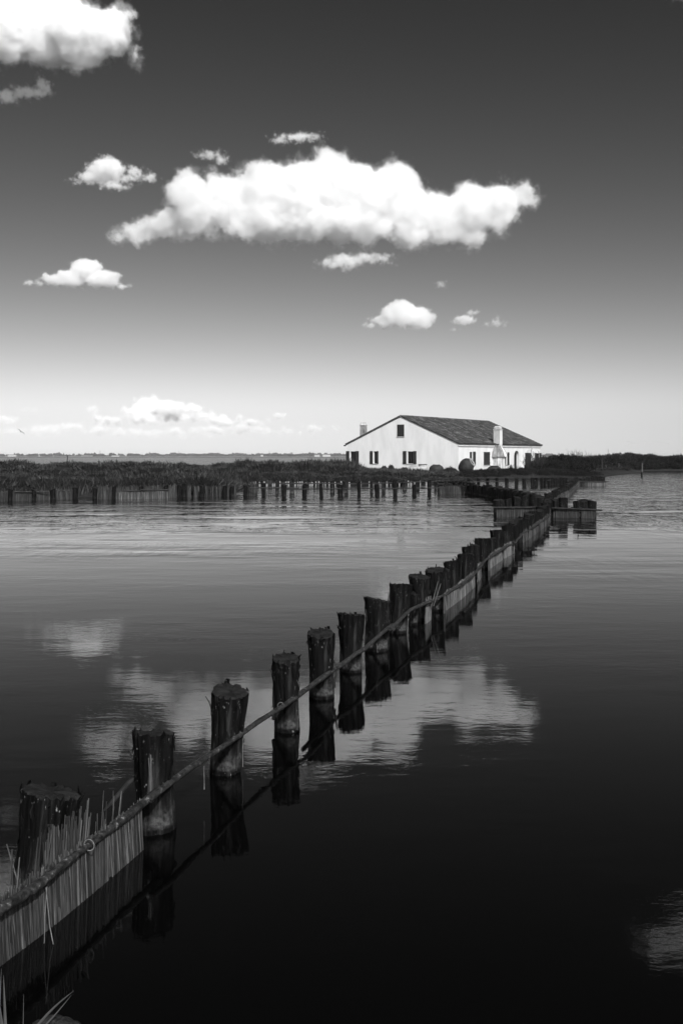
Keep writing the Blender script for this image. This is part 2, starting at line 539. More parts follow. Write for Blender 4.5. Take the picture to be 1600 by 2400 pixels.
def build_materials():
    M = MAT
    M['post'] = mat_post()
    M['post_grey'] = mat_post('weathered_post_wood', 0.045, 0.09)
    M['cut'] = mat_plain('cut_end_wood', 0.004, 0.018, 14, 0.85, 0.004, spec=0.12)
    m, n, l, b = new_mat('weathered_pole')
    a = noise_node(n, l, 1.0, 5, 0.65, stretch=(30, 30, 30))
    r = ramp(n, [(0.36, 0.006), (0.52, 0.028), (0.62, 0.05), (0.66, 0.16)])
    l.new(a.outputs['Fac'], r.inputs[0]); l.new(r.outputs['Color'], b.inputs['Base Color'])
    b.inputs['Roughness'].default_value = 0.6; b.inputs['Specular IOR Level'].default_value = 0.2
    bp = n.new('ShaderNodeBump'); bp.inputs['Strength'].default_value = 0.8; bp.inputs['Distance'].default_value = 0.012
    l.new(a.outputs['Fac'], bp.inputs['Height']); l.new(bp.outputs[0], b.inputs['Normal'])
    M['pole'] = m
    M['post_shore'] = mat_post('shore_post_wood', 0.016, 0.022)
    M['leaf_dark'] = [mat_plain('evergreen_leaf_a', 0.006, 0.014, 0.8, 0.85, spec=0.08, detail=2), mat_plain('evergreen_leaf_b', 0.012, 0.026, 0.8, 0.85, spec=0.08, detail=2),
                      mat_plain('evergreen_leaf_c', 0.003, 0.008, 0.8, 0.85, spec=0.08, detail=2)]
    M['rail'] = mat_plain('dark_rail_wood', 0.012, 0.04, 6, 0.8, spec=0.15)
    M['splinter'] = mat_plain('loose_bark', 0.008, 0.03, 20, 0.8, spec=0.15)
    M['twine'] = mat_plain('pale_twine', 0.07, 0.20, 20, 0.8)
    M['reed_near'] = [mat_plain('near_reed_a', 0.015, 0.06, 1, 0.6, 0, (60, 60, 9), 0.3),
                      mat_plain('near_reed_b', 0.005, 0.022, 1, 0.6, 0, (60, 60, 9), 0.3),
                      mat_plain('near_reed_c', 0.035, 0.12, 1, 0.6, 0, (60, 60, 9), 0.3)]
    M['reed_far'] = [mat_plain('dry_reed_a', 0.03, 0.10, 1, 0.7, 0, (30, 30, 5), 0.25),
                     mat_plain('dry_reed_b', 0.015, 0.05, 1, 0.7, 0, (30, 30, 5), 0.25),
                     mat_plain('dry_reed_c', 0.07, 0.2, 1, 0.7, 0, (30, 30, 5), 0.25)]
    M['reed_dark'] = [mat_plain('dark_reed_a', 0.014, 0.045, 1, 0.8, 0, (14, 14, 3), 0.2),
                      mat_plain('dark_reed_b', 0.008, 0.028, 1, 0.8, 0, (14, 14, 3), 0.2),
                      mat_plain('dark_reed_c', 0.03, 0.09, 1, 0.8, 0, (14, 14, 3), 0.2)]
    # house
    m, n, l, b = new_mat('lime_plaster')
    st = noise_node(n, l, 1.0, 5, 0.6, stretch=(1.2, 1.2, 0.35))
    r = ramp(n, [(0.25, 0.56), (0.6, 0.68)])
    l.new(st.outputs['Fac'], r.inputs[0])
    l.new(r.outputs['Color'], b.inputs['Base Color'])
    b.inputs['Roughness'].default_value = 0.9
    b.inputs['Specular IOR Level'].default_value = 0.1
    fine = noise_node(n, l, 9.0, 5, 0.6)
    bp = n.new('ShaderNodeBump'); bp.inputs['Strength'].default_value = 0.3; bp.inputs['Distance'].default_value = 0.02
    l.new(fine.outputs['Fac'], bp.inputs['Height']); l.new(bp.outputs[0], b.inputs['Normal'])
    M['plaster'] = m
    M['plaster_shade'] = mat_plain('shaded_plaster', 0.36, 0.5, 2.4, 0.9, 0.01, (1, 1, 0.6), 0.1)
    M['plaster_dark'] = mat_plain('dark_plaster', 0.10, 0.36, 2.4, 0.9, 0.01, (1, 1, 0.6), 0.1)
    M['plaster_old'] = mat_plain('stained_shaded_plaster', 0.22, 0.66, 3.2, 0.9, 0.01, (1, 1, 0.5), 0.1)
    M['tile'] = [mat_plain('roof_tile_a', 0.035, 0.065, 8, 0.85, spec=0.15),
                 mat_plain('roof_tile_b', 0.06, 0.10, 8, 0.85, spec=0.15),
                 mat_plain('roof_tile_c', 0.02, 0.04, 8, 0.85, spec=0.15),
                 mat_plain('roof_tile_d', 0.13, 0.20, 8, 0.85, spec=0.15)]
    M['slab'] = mat_plain('roof_underside', 0.05, 0.09, 4, 0.9, spec=0.1)
    M['shutter'] = mat_plain('shutter_paint', 0.016, 0.03, 8, 0.6, spec=0.25)
    M['dark'] = mat_plain('dim_room', 0.008, 0.014, 3, 0.9, spec=0.05)
    m, n, l, b = new_mat('window_glass')
    b.inputs['Base Color'].default_value = (0.006, 0.006, 0.006, 1)
    b.inputs['Roughness'].default_value = 0.12
    b.inputs['Specular IOR Level'].default_value = 0.35
    M['glass'] = m
    M['jar'] = mat_plain('fired_clay', 0.012, 0.038, 2.5, 0.75, 0.01, (1, 1, 2.2), 0.25)
    M['jar_pale'] = mat_plain('pale_fired_clay', 0.22, 0.5, 2.5, 0.85, 0.01, None, 0.15)
    M['jar_rim'] = mat_plain('pale_clay_rim', 0.2, 0.38, 5, 0.85, spec=0.15)  # rim paler than the fired clay body
    # vegetation and ground
    M['leaf'] = [mat_plain('scrub_leaf_a', 0.014, 0.034, 0.8, 0.85, spec=0.1, detail=2),
                 mat_plain('scrub_leaf_b', 0.034, 0.08, 0.8, 0.85, spec=0.1, detail=2),
                 mat_plain('scrub_leaf_c', 0.005, 0.012, 0.8, 0.85, spec=0.1, detail=2)]
    M['twig'] = mat_plain('bare_twig', 0.015, 0.04, 6, 0.85, spec=0.1)
    M['soil'] = mat_plain('marsh_soil', 0.012, 0.035, 0.6, 0.95, 0.05, None, 0.1, coord='Generated')
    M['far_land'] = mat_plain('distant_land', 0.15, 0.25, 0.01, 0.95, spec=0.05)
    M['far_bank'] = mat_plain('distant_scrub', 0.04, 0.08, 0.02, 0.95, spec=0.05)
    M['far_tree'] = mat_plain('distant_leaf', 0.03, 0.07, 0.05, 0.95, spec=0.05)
    M['pale_stake'] = mat_plain('bleached_stake', 0.12, 0.34, 5, 0.85, spec=0.15)
    M['sleeve'] = mat_plain('grey_pole_wood', 0.05, 0.13, 3, 0.8, 0, (6, 6, 1), 0.15)
    M['stone'] = mat_plain('lichen_stone', 0.002, 0.05, 60, 0.9, 0.02, None, 0.15)
    M['blade'] = mat_plain('reed_leaf', 0.03, 0.06, 3, 0.7, spec=0.2)
    M['bird'] = mat_plain('gull_feathers', 0.03, 0.06, 10, 0.8, spec=0.1)
    M['white_paint'] = mat_plain('white_wash', 0.4, 0.5, 0.1, 0.9, spec=0.1)
    M['steel'] = mat_plain('galvanised_steel', 0.2, 0.3, 1, 0.6, spec=0.3)


# ------------------------------------------------------------------ posts, rails and reed mats
def post_mesh(seed, h, rt, rb, n=22, rings=14, tilt=0.2, depth=0.35, name='post'):
    """a tree-trunk post; origin at the water line"""
    pr = random.Random(seed)
    ox = Vector((pr.uniform(0, 50), pr.uniform(0, 50), pr.uniform(0, 50)))
    bend = (pr.uniform(-0.03, 0.03), pr.uniform(-0.03, 0.03))
    ta = pr.uniform(0, 6.28)
    mb = MB()
    V = []
    cracks = [(pr.uniform(0, 6.28), pr.uniform(.05, .11), pr.uniform(-.2, .5) * h) for _ in range(5)]
    knot_a, knot_z = pr.uniform(0, 6.28), pr.uniform(0.3, 0.8) * h
    for i in range(rings + 1):
        t = i / rings
        z0 = -depth + (h + depth) * t
        for k in range(n):
            a = 2 * math.pi * k / n
            u = max(0.0, z0 / h)
            r = rb + (rt - rb) * (u ** 1.3)
            q = Vector((math.cos(a) * 2.2, math.sin(a) * 2.2, z0 * 1.4)) + ox
            r *= 1 + 0.15 * mnoise.noise(q) + 0.05 * mnoise.noise(Vector((math.cos(a) * 9, math.sin(a) * 9, z0 * 2)) + ox)
            r *= 1 + (0.05 * abs(mnoise.noise(Vector((math.cos(a) * 6, math.sin(a) * 6, z0 * .9)) + ox * 2)) - .03 if n > 20 else 0)
            bark = mnoise.noise(Vector((math.cos(a) * 3.5, math.sin(a) * 3.5, z0 * 2.0)) - ox)
            if bark > 0.10:
                r *= 1.06
            kd = math.hypot(math.atan2(math.sin(a - knot_a), math.cos(a - knot_a)) * rt, z0 - knot_z)
            r *= 1 + 0.08 * math.exp(-(kd / 0.05) ** 2)
            if n > 20:
                for ca, cd, cz in cracks:
                    da = math.atan2(math.sin(a - ca - .12 * mnoise.noise(Vector((z0 * 4, ca, 0)))), math.cos(a - ca - .12 * mnoise.noise(Vector((z0 * 4, ca, 0)))))
                    if z0 > cz: r *= 1 - cd * math.exp(-(da / .075) ** 2)
                r *= 1 - .07 * math.exp(-((u - .45) / .3) ** 2)
            z = z0
            if t > 0.8:
                z += (t - 0.8) / 0.2 * (tilt * rt * math.cos(a - ta) + (0.016 * mnoise.noise(q * 2.2) + pr.uniform(-.006, .006) if i == rings else 0))
            V.append((r * math.cos(a) + bend[0] * u, r * math.sin(a) + bend[1] * u, z))
    Fc = []
    for i in range(rings):
        for k in range(n):
            k2 = (k + 1) % n
            Fc.append((i * n + k, i * n + k2, (i + 1) * n + k2, (i + 1) * n + k))
    mb.add(V, Fc, 0, True)
    if n > 20:                                         # frayed bark chips round the rim and down the sides
        for _ in range(26):
            k = pr.randrange(n); ring = pr.choice((rings, rings, rings - 1, rings - 2, rings - 4, rings - 7, rings - 10))
            b0 = Vector(V[ring * n + k]); o2 = Vector((b0.x, b0.y, 0)).normalized(); sd = Vector((-o2.y, o2.x, 0))
            w = pr.uniform(.006, .016); L = pr.uniform(.02, .07); up = 1 if pr.random() < .6 else -1
            tip = b0 + o2 * pr.uniform(.004, .022) + Vector((0, 0, up * L * (.5 if ring == rings else 1))) + sd * pr.uniform(-.01, .01)
            rt_ = b0 - Vector((0, 0, up * L * .6)) - o2 * .004
            mb.add([rt_ - sd * w, rt_ + sd * w, b0 + o2 * .008 + sd * w, tip, b0 + o2 * .008 - sd * w, b0 - o2 * .006], [(0, 1, 2, 3, 4), (0, 4, 5), (1, 5, 2), (2, 5, 3), (3, 5, 4)], 0)
    # sawn top: rim, shallow inner ring, centre
    top = [Vector(v) for v in V[-n:]]
    c = sum(top, Vector()) / n
    in1 = [c + (v - c) * 0.9 + Vector((0, 0, 0.008)) for v in top]
    in2 = [c + (v - c) * 0.5 + Vector((0, 0, 0.004 + 0.01 * mnoise.noise(v * 20 + ox))) for v in top]
    W = top + in1 + in2 + [c + Vector((0, 0, 0.003))]
    Fc = []
    for k in range(n):
        k2 = (k + 1) % n
        Fc.append((k, k2, n + k2, n + k))
        Fc.append((n + k, n + k2, 2 * n + k2, 2 * n + k))
        Fc.append((2 * n + k, 2 * n + k2, 3 * n))
    mb.add(W, Fc, 1, False)
    return mb.mesh(name)


def splinter(parent, p, a, length, lean, width=0.016, seed=0):
    """a strip of bark standing off a post (local coordinates of the post)"""
    pr = random.Random(seed)
    mb = MB()
    d = Vector((math.cos(a), math.sin(a), 0))
    pts, rad = [], []
    for i in range(5):
        t = i / 4
        pts.append(Vector(p) + d * (lean * t * t) + Vector((pr.uniform(-.006, .006), pr.uniform(-.006, .006), length * t)))
        rad.append(width * (1 - 0.8 * t) * pr.uniform(0.8, 1.1))
    mb.tube(pts, rad, 5, smooth=False)
    return mb.build('splinter', MAT['splinter'], parent)


class Fence:
    def __init__(self, name, label, cat, loc, group=None):
        self.o = empty(name, loc)
        self.loc = Vector(loc)
        tag(self.o, label, cat, group)
        self.i = 0
        self.lib = {}

    def post(self, x, y, h, rt, rb, near=False, mat='post', seed=None, depth=0.35):
        self.i += 1
        seed = seed or self.i * 7 + int(x * 10)
        if near:
            me = post_mesh(seed, h, rt, rb, 72, 26)
        else:
            key = (seed % 6, mat)
            if key not in self.lib:
                self.lib[key] = post_mesh(seed % 6 + 40, 0.58, 0.135, 0.125, 12, 6, 0.3)
                self.lib[key].materials.append(MAT[mat]); self.lib[key].materials.append(MAT['cut'])
            me = self.lib[key]
        p = link('post', me, [MAT[mat], MAT['cut']] if near else None, self.o, (x - self.loc.x, y - self.loc.y, 0))
        if not near:
            p.scale = (rt / 0.135, rt / 0.135, h / 0.58)
        p.rotation_euler = (rnd.uniform(-.03, .03), rnd.uniform(-.03, .03), rnd.uniform(0, 6.28) if not near else 0)
        return p

    def rail(self, pts, r, mat='rail', n=6, seed=0, name='rail', wob=0.0):
        pr = random.Random(seed + self.i)
        P = []
        for i in range(len(pts) - 1):
            a, b = Vector(pts[i]), Vector(pts[i + 1])
            k = max(1, int((b - a).length / 0.35))
            for j in range(k):
                P.append(a.lerp(b, j / k))
        P.append(Vector(pts[-1]))
        P = [p - self.loc + Vector((pr.uniform(-wob, wob), pr.uniform(-wob, wob), pr.uniform(-wob, wob))) for p in P]
        mb = MB()
        mb.tube(P, [r * pr.uniform(0.85, 1.2) for _ in P], n)
        return mb.build(name, MAT[mat], self.o)

    def mat(self, pts, h, step, w, mats, layers=2, lean=0.04, over=0.03, depth=0.12, gaps=0.0, seed=1, bottom=None, rings=2):
        """reed mat along a polyline of (x, y); h = height above the water"""
        pr = random.Random(seed)
        mb = MB()
        for i in range(len(pts) - 1):
            a, b = Vector((pts[i][0], pts[i][1], 0)), Vector((pts[i + 1][0], pts[i + 1][1], 0))
            L = (b - a).length
            d = (b - a) / L
            nr = Vector((d.y, -d.x, 0))
            s = 0.0
            while s < L:
                s += step * pr.uniform(0.6, 1.4)
                ph = (a.x + s + i * 3) * 1.7 + seed
                if gaps and mnoise.noise(Vector((ph * 0.9, seed, 0))) > 0.45 - gaps:
                    continue
                for k in range(layers):
                    wv = mnoise.noise(Vector((ph * 0.8, seed * 2.3, k)))
                    le = lean * (wv * 2.2 + pr.uniform(-0.5, 0.5))
                    hh = h * (1 + 0.12 * wv) + pr.uniform(-over, over)
                    p0 = a + d * (s - le * 0.6) + nr * (k * w * 1.6 + pr.uniform(-.3, .3) * w) + Vector((0, 0, -depth))
                    p1 = a + d * (s + le) + nr * (k * w * 0.8 + pr.uniform(-.5, .5) * w) + Vector((0, 0, hh))
                    if rings > 2:
                        pm = p0.lerp(p1, 0.5) + d * pr.uniform(-.006, .006)
                        P = [p0 - self.loc, pm - self.loc, p1 - self.loc]
                        rad = [w * 0.5, w * 0.5, w * 0.34]
                    else:
                        P = [p0 - self.loc, p1 - self.loc]
                        rad = [w * 0.5, w * 0.36]
                    u = pr.random()
                    mb.tube(P, rad, 4, 0 if u < .5 else (1 if u < .8 else 2), caps=False, smooth=False)
        o = mb.build('reed_mat', mats, self.o)
        o['kind'] = 'stuff'
        return o


MAIN_POSTS = [  # x, y, height, top radius, base radius   (metres, measured from the picture)
    (-1.535, 5.10, .485, .146, .152), (-1.092, 5.88, .565, .126, .112), (-.81, 6.93, .56, .122, .100),
    (-.430, 7.98, .57, .108, .098), (-.174, 9.08, .58, .120, .111), (.095, 10.18, .575, .132, .114),
    (.4025, 11.28, .56, .150, .130), (.686, 12.4, .585, .138, .120), (1.053, 13.35, .575, .139, .122),
    (1.337, 14.15, .58, .137, .125), (1.70, 15.3, .575, .113, .105), (2.0, 16.4, .575, .124, .11),
    (2.30, 17.7, .575, .130, .115), (2.74, 19.4, .58, .152, .135), (3.34, 21.35, .58, .137, .12)]
MAIN_PATH = [(3.34, 21.35), (3.75, 22.5), (4.34, 24.9), (4.99, 27.0), (5.48, 28.6), (5.98, 30.3), (6.6, 32.6), (7.4, 36.0),
             (8.1, 39.4), (9.4, 44.5), (10.3, 47.8), (12.04, 53.5), (14.3, 62.0), (17.2, 72.8)]


def walk(path, step):
    out = []
    carry = step
    for i in range(len(path) - 1):
        a, b = Vector(path[i] + (0,)), Vector(path[i + 1] + (0,))
        L = (b - a).length
        s = carry
        while s <= L:
            out.append(a.lerp(b, s / L))
            s += step
        carry = s - L
    return out


def offset_path(path, d):
    out = []
    for i in range(len(path)):
        a = Vector(path[max(0, i - 1)][:2] + (0,)); b = Vector(path[min(len(path) - 1, i + 1)][:2] + (0,))
        t = (b - a).normalized()
        out.append((path[i][0] + t.y * d, path[i][1] - t.x * d))
    return out


def build_main_fence():
    F = Fence('post_fence', 'long fence of dark tree trunk posts winding from lower left towards the white house', 'fence', (-1.49, 5.1, 0))
    ps = []
    for i, (x, y, h, rt, rb) in enumerate(MAIN_POSTS):
        ps.append(F.post(x, y, h, rt, rb, near=True, seed=101 + i * 3))
        ps[-1].rotation_euler = (rnd.uniform(-.04, .04), (.06, .0, .05, .0, .03, .05, .03, .05)[i] if i < 8 else rnd.uniform(-.03, .05), 0)
    for p in walk(MAIN_PATH, 1.0):
        F.post(p.x + rnd.uniform(-.05, .05), p.y + rnd.uniform(-.1, .1), rnd.uniform(.52, .62), rnd.uniform(.115, .15), .1)
    # a thin stump beside the ninth post
    F.post(.93, 12.95, .40, .062, .06, near=True, seed=77)
    # second stake packed behind the posts where they crowd together
    for (x, y, h) in ((1.52, 14.7, .50), (2.16, 17.0, .5), (2.5, 18.6, .52), (3.05, 20.4, .5), (3.56, 21.9, .52)):
        F.post(x, y, h, .09, .09, near=True, seed=int(y * 31))
    # splinters and bark strips
    for (i, a, z, L, lean, w) in ((1, 3.3, .34, .13, .05, .014), (2, 3.4, .36, .17, .06, .013), (3, 3.2, .40, .09, .05, .02), (3, 3.0, .08, .30, .02, .035),
                                  (3, 5.6, .02, .22, -.01, .02), (5, 3.2, .44, .10, .05, .012), (5, 3.5, .40, .08, .07, .010), (6, 3.3, .33, .13, .02, .018),
                                  (8, 3.3, .46, .09, .04, .012), (9, 3.2, .5, .06, .05, .018), (4, 6.0, .10, .2, .03, .02), (7, 3.4, .3, .2, .01, .018),
                                  (13, 3.2, .48, .08, .05, .018), (11, 3.3, .45, .10, .05, .018)):
        r = MAIN_POSTS[i][4] * 1.0
        splinter(ps[i], (math.cos(a) * r, math.sin(a) * r, z), a, L, lean, w, i)
    # broken stick poking out to the left of the second post
    mb = MB()
    mb.tube([(-.06, .04, .34), (-.16, .0, .27), (-.25, -.04, .17), (-.31, -.06, .11)], [.012, .017, .015, .004], 5)
    mb.build('broken_stick', MAT['splinter'], ps[1])
    # rails: lapped poles on the right of the posts
    base = [(p[0], p[1]) for p in MAIN_POSTS[:14]] + MAIN_PATH
    base = [(-2.2, 3.75)] + base
    rp = offset_path(base, 0.165)
    NEAR = [(-1.56, 3.9), (-1.461, 4.26), (-1.372, 4.46), (-1.309, 4.72), (-1.26, 4.89), (-1.118, 5.41), (-1.038, 5.78), (-.95, 6.05), (-.836, 6.5), (-.736, 6.85), (-.62, 7.25), (-.5, 7.66), (-.243, 8.45)]
    Q0 = offset_path(NEAR, -.042)
    def nr(yy, d=0.0):
        for i in range(len(Q0) - 1):
            if Q0[i][1] <= yy <= Q0[i + 1][1]:
                t = (yy - Q0[i][1]) / (Q0[i + 1][1] - Q0[i][1])
                q = Vector(Q0[i]).lerp(Vector(Q0[i + 1]), t); u = (Vector(Q0[i + 1]) - Vector(Q0[i])).normalized()
                return (q.x + u.y * d, q.y - u.x * d)
        return Q0[0] if yy < Q0[0][1] else Q0[-1]
    hs = [.27, .262, .262, .256, .25, .235, .25, .27, .28, .26, .25, .245, .246, .25] + [.25] * 20
    pts = [Vector((x, y, hs[min(i, len(hs) - 1)])) for i, (x, y) in enumerate(rp)]
    pts = [Vector((x, y, .27 if y < 6.3 else .256)) for x, y in NEAR[::2]] + pts[6:]
    i = 0
    k = 0
    while i < len(pts) - 1:
        j = min(i + (3 if i < 6 else (2 if i < 14 else 1)), len(pts) - 1)
        seg = pts[i:j + 1]
        d0 = (seg[0] - seg[1]).normalized(); d1 = (seg[-1] - seg[-2]).normalized()
        sh = Vector((0.02, -0.006, 0.014)) * (1 if k % 2 else -1)
        seg = [p + sh for p in seg]
        seg = [seg[0] + d0 * 0.2] + seg + [seg[-1] + d1 * 0.2]
        F.rail(seg, .0205 if i < 14 else .025, 'pole', 10 if i < 10 else 6, k, wob=.0085)
        i = j; k += 1
    # reed mats between posts and rail
    mp = offset_path(base, 0.125)
    near = MAT['reed_near']
    def on(i, t=0.0, d=0.0):
        a, b = Vector(mp[i]), Vector(mp[i + 1])
        q = a.lerp(b, t); u = (b - a).normalized()
        return (q.x + u.y * d, q.y - u.x * d)
    F.mat([nr(3.9), nr(4.3), nr(4.7), nr(5.16)], .262, .0055, .0085, near, 3, .03, .035, .15, 0.0, 3, rings=3)
    F.mat([nr(5.20), nr(5.56)], .255, .0055, .0085, near, 3, .03, .03, .15, 0.0, 4, rings=3)
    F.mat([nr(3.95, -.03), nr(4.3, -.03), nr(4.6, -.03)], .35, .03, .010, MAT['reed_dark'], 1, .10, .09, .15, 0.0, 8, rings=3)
    F.mat([nr(4.66, -.03), nr(5.0, -.03)], .38, .0075, .010, MAT['reed_dark'], 2, .05, .07, .1, 0, 9, rings=3)  # darker reed stems standing above the rail
    F.mat([nr(5.1, -.03), nr(5.35, -.03)], .31, .02, .008, near, 1, .06, .07, .1, 0, 6, rings=3)
    far = MAT['reed_far']
    F.mat([nr(5.72, -.02), nr(5.88, -.02)], .46, .010, .010, near, 2, .02, .05, -.2, 0, 10, rings=3)
    F.mat([(mp[9][0] - .08, mp[9][1] - .28), (mp[9][0] + .02, mp[9][1] + .06)], .27, .009, .010, far, 2, .05, .05, .1, 0, 11, rings=3)
    F.mat([(mp[10][0] - .03, mp[10][1] - .25), mp[10], mp[11], mp[12], (mp[12][0] + .1, mp[12][1] + .35)], .24, .009, .012, far, 2, .05, .04, .1, .03, 12)
    F.mat([(mp[13][0] - .06, mp[13][1] - .3), (mp[13][0] + .1, mp[13][1] + .4)], .25, .011, .014, far, 2, .16, .04, .1, 0, 13)
    F.mat([(mp[14][0] - .05, mp[14][1] - .3), mp[14], mp[15], mp[16]], .25, .012, .016, far, 2, .06, .05, .1, .1, 14)
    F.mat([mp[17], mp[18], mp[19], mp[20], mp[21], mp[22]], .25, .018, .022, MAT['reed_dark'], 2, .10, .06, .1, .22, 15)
    F.mat([mp[18], mp[19], mp[20], mp[21]], .2, .05, .022, far, 1, .2, .08, .1, .2, 18)
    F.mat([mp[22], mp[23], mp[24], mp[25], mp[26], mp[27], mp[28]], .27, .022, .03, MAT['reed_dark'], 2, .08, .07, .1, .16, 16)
    F.mat([mp[22], mp[23], mp[24], mp[25], mp[26]], .2, .07, .03, far, 1, .2, .08, .1, .2, 19)
    # loose stems leaning on the rail
    for (x, y, z, dx, dy, h, w) in (nr(4.12, -.05) + (.1, -.07, 0, .44, .012), nr(4.2, -.05) + (.1, -.10, .02, .36, .011), nr(4.5, -.04) + (.2, -.07, 0, .24, .008),
                                    nr(4.45, -.04) + (.2, .01, .02, .19, .008), nr(5.2, -.04) + (.2, .01, .02, .24, .006), nr(5.32, -.04) + (.2, .0, .02, .2, .005),
                                    (mp[9][0] + .02, mp[9][1] - .1, .2, .09, .02, .33, .012), (mp[9][0] + .05, mp[9][1] - .08, .2, .10, .02, .30, .012)):
        mb = MB()
        p = Vector((x, y, z)) - F.loc
        mb.tube([p, p + Vector((dx * .5, dy * .5, h * .5)), p + Vector((dx, dy, h))], [w * .55, w * .5, w * .35], 5)
        mb.build('reed', MAT['reed_near'][2 if w > .007 else 0], F.o)
    # twine: loops round the pole and hanging ends
    def loop(p, d, r):
        mb = MB()
        u = d.orthogonal().normalized(); w = d.cross(u)
        P = [p + (u * math.cos(a) + w * math.sin(a)) * r - F.loc for a in [2 * math.pi * q / 12 for q in range(13)]]
        mb.tube(P, .0028, 4)
        mb.build('twine', MAT['twine'], F.o)
    for (i, t) in ((2, .05), (5, .4), (10, .3)):
        p = pts[i].lerp(pts[i + 1], t)
        loop(p, (pts[i + 1] - pts[i]).normalized(), .028)
    for (i, t, L, s) in ((1, .1, .26, .03), (1, .12, .36, -.03), (4, .55, .20, .0), (3, .7, .15, .0), (7, .25, .10, .01)):
        p = pts[i].lerp(pts[i + 1], t) + Vector((.035, -.03, -.01)) - F.loc
        mb = MB()
        mb.tube([p, p + Vector((s * .3, 0, -L * .35)), p + Vector((s * .5, .01, -L * .7)), p + Vector((s, .01, -L))], [.002, .0022, .0022, .003], 4)
        mb.build('twine', MAT['twine'], F.o)


def row_fence(name, label, cat, rows, mat='post_shore', rmin=.10, rmax=.145, group=None, dy=.12):
    a = at(rows[0][0], rows[0][1])
    F = Fence(name, label, cat, (a.x, a.y, 0), group)
    for (px, yb, yt) in rows:
        p = at(px, yb)
        h = CAM_H - (yt - HOR) / F_PX * p.y
        F.post(p.x, p.y + dy, h, rnd.uniform(rmin, rmax), .1, mat=mat)
    return F


def pix_line(pairs, z=0.0):
    return [at(x, y) for x, y in pairs]


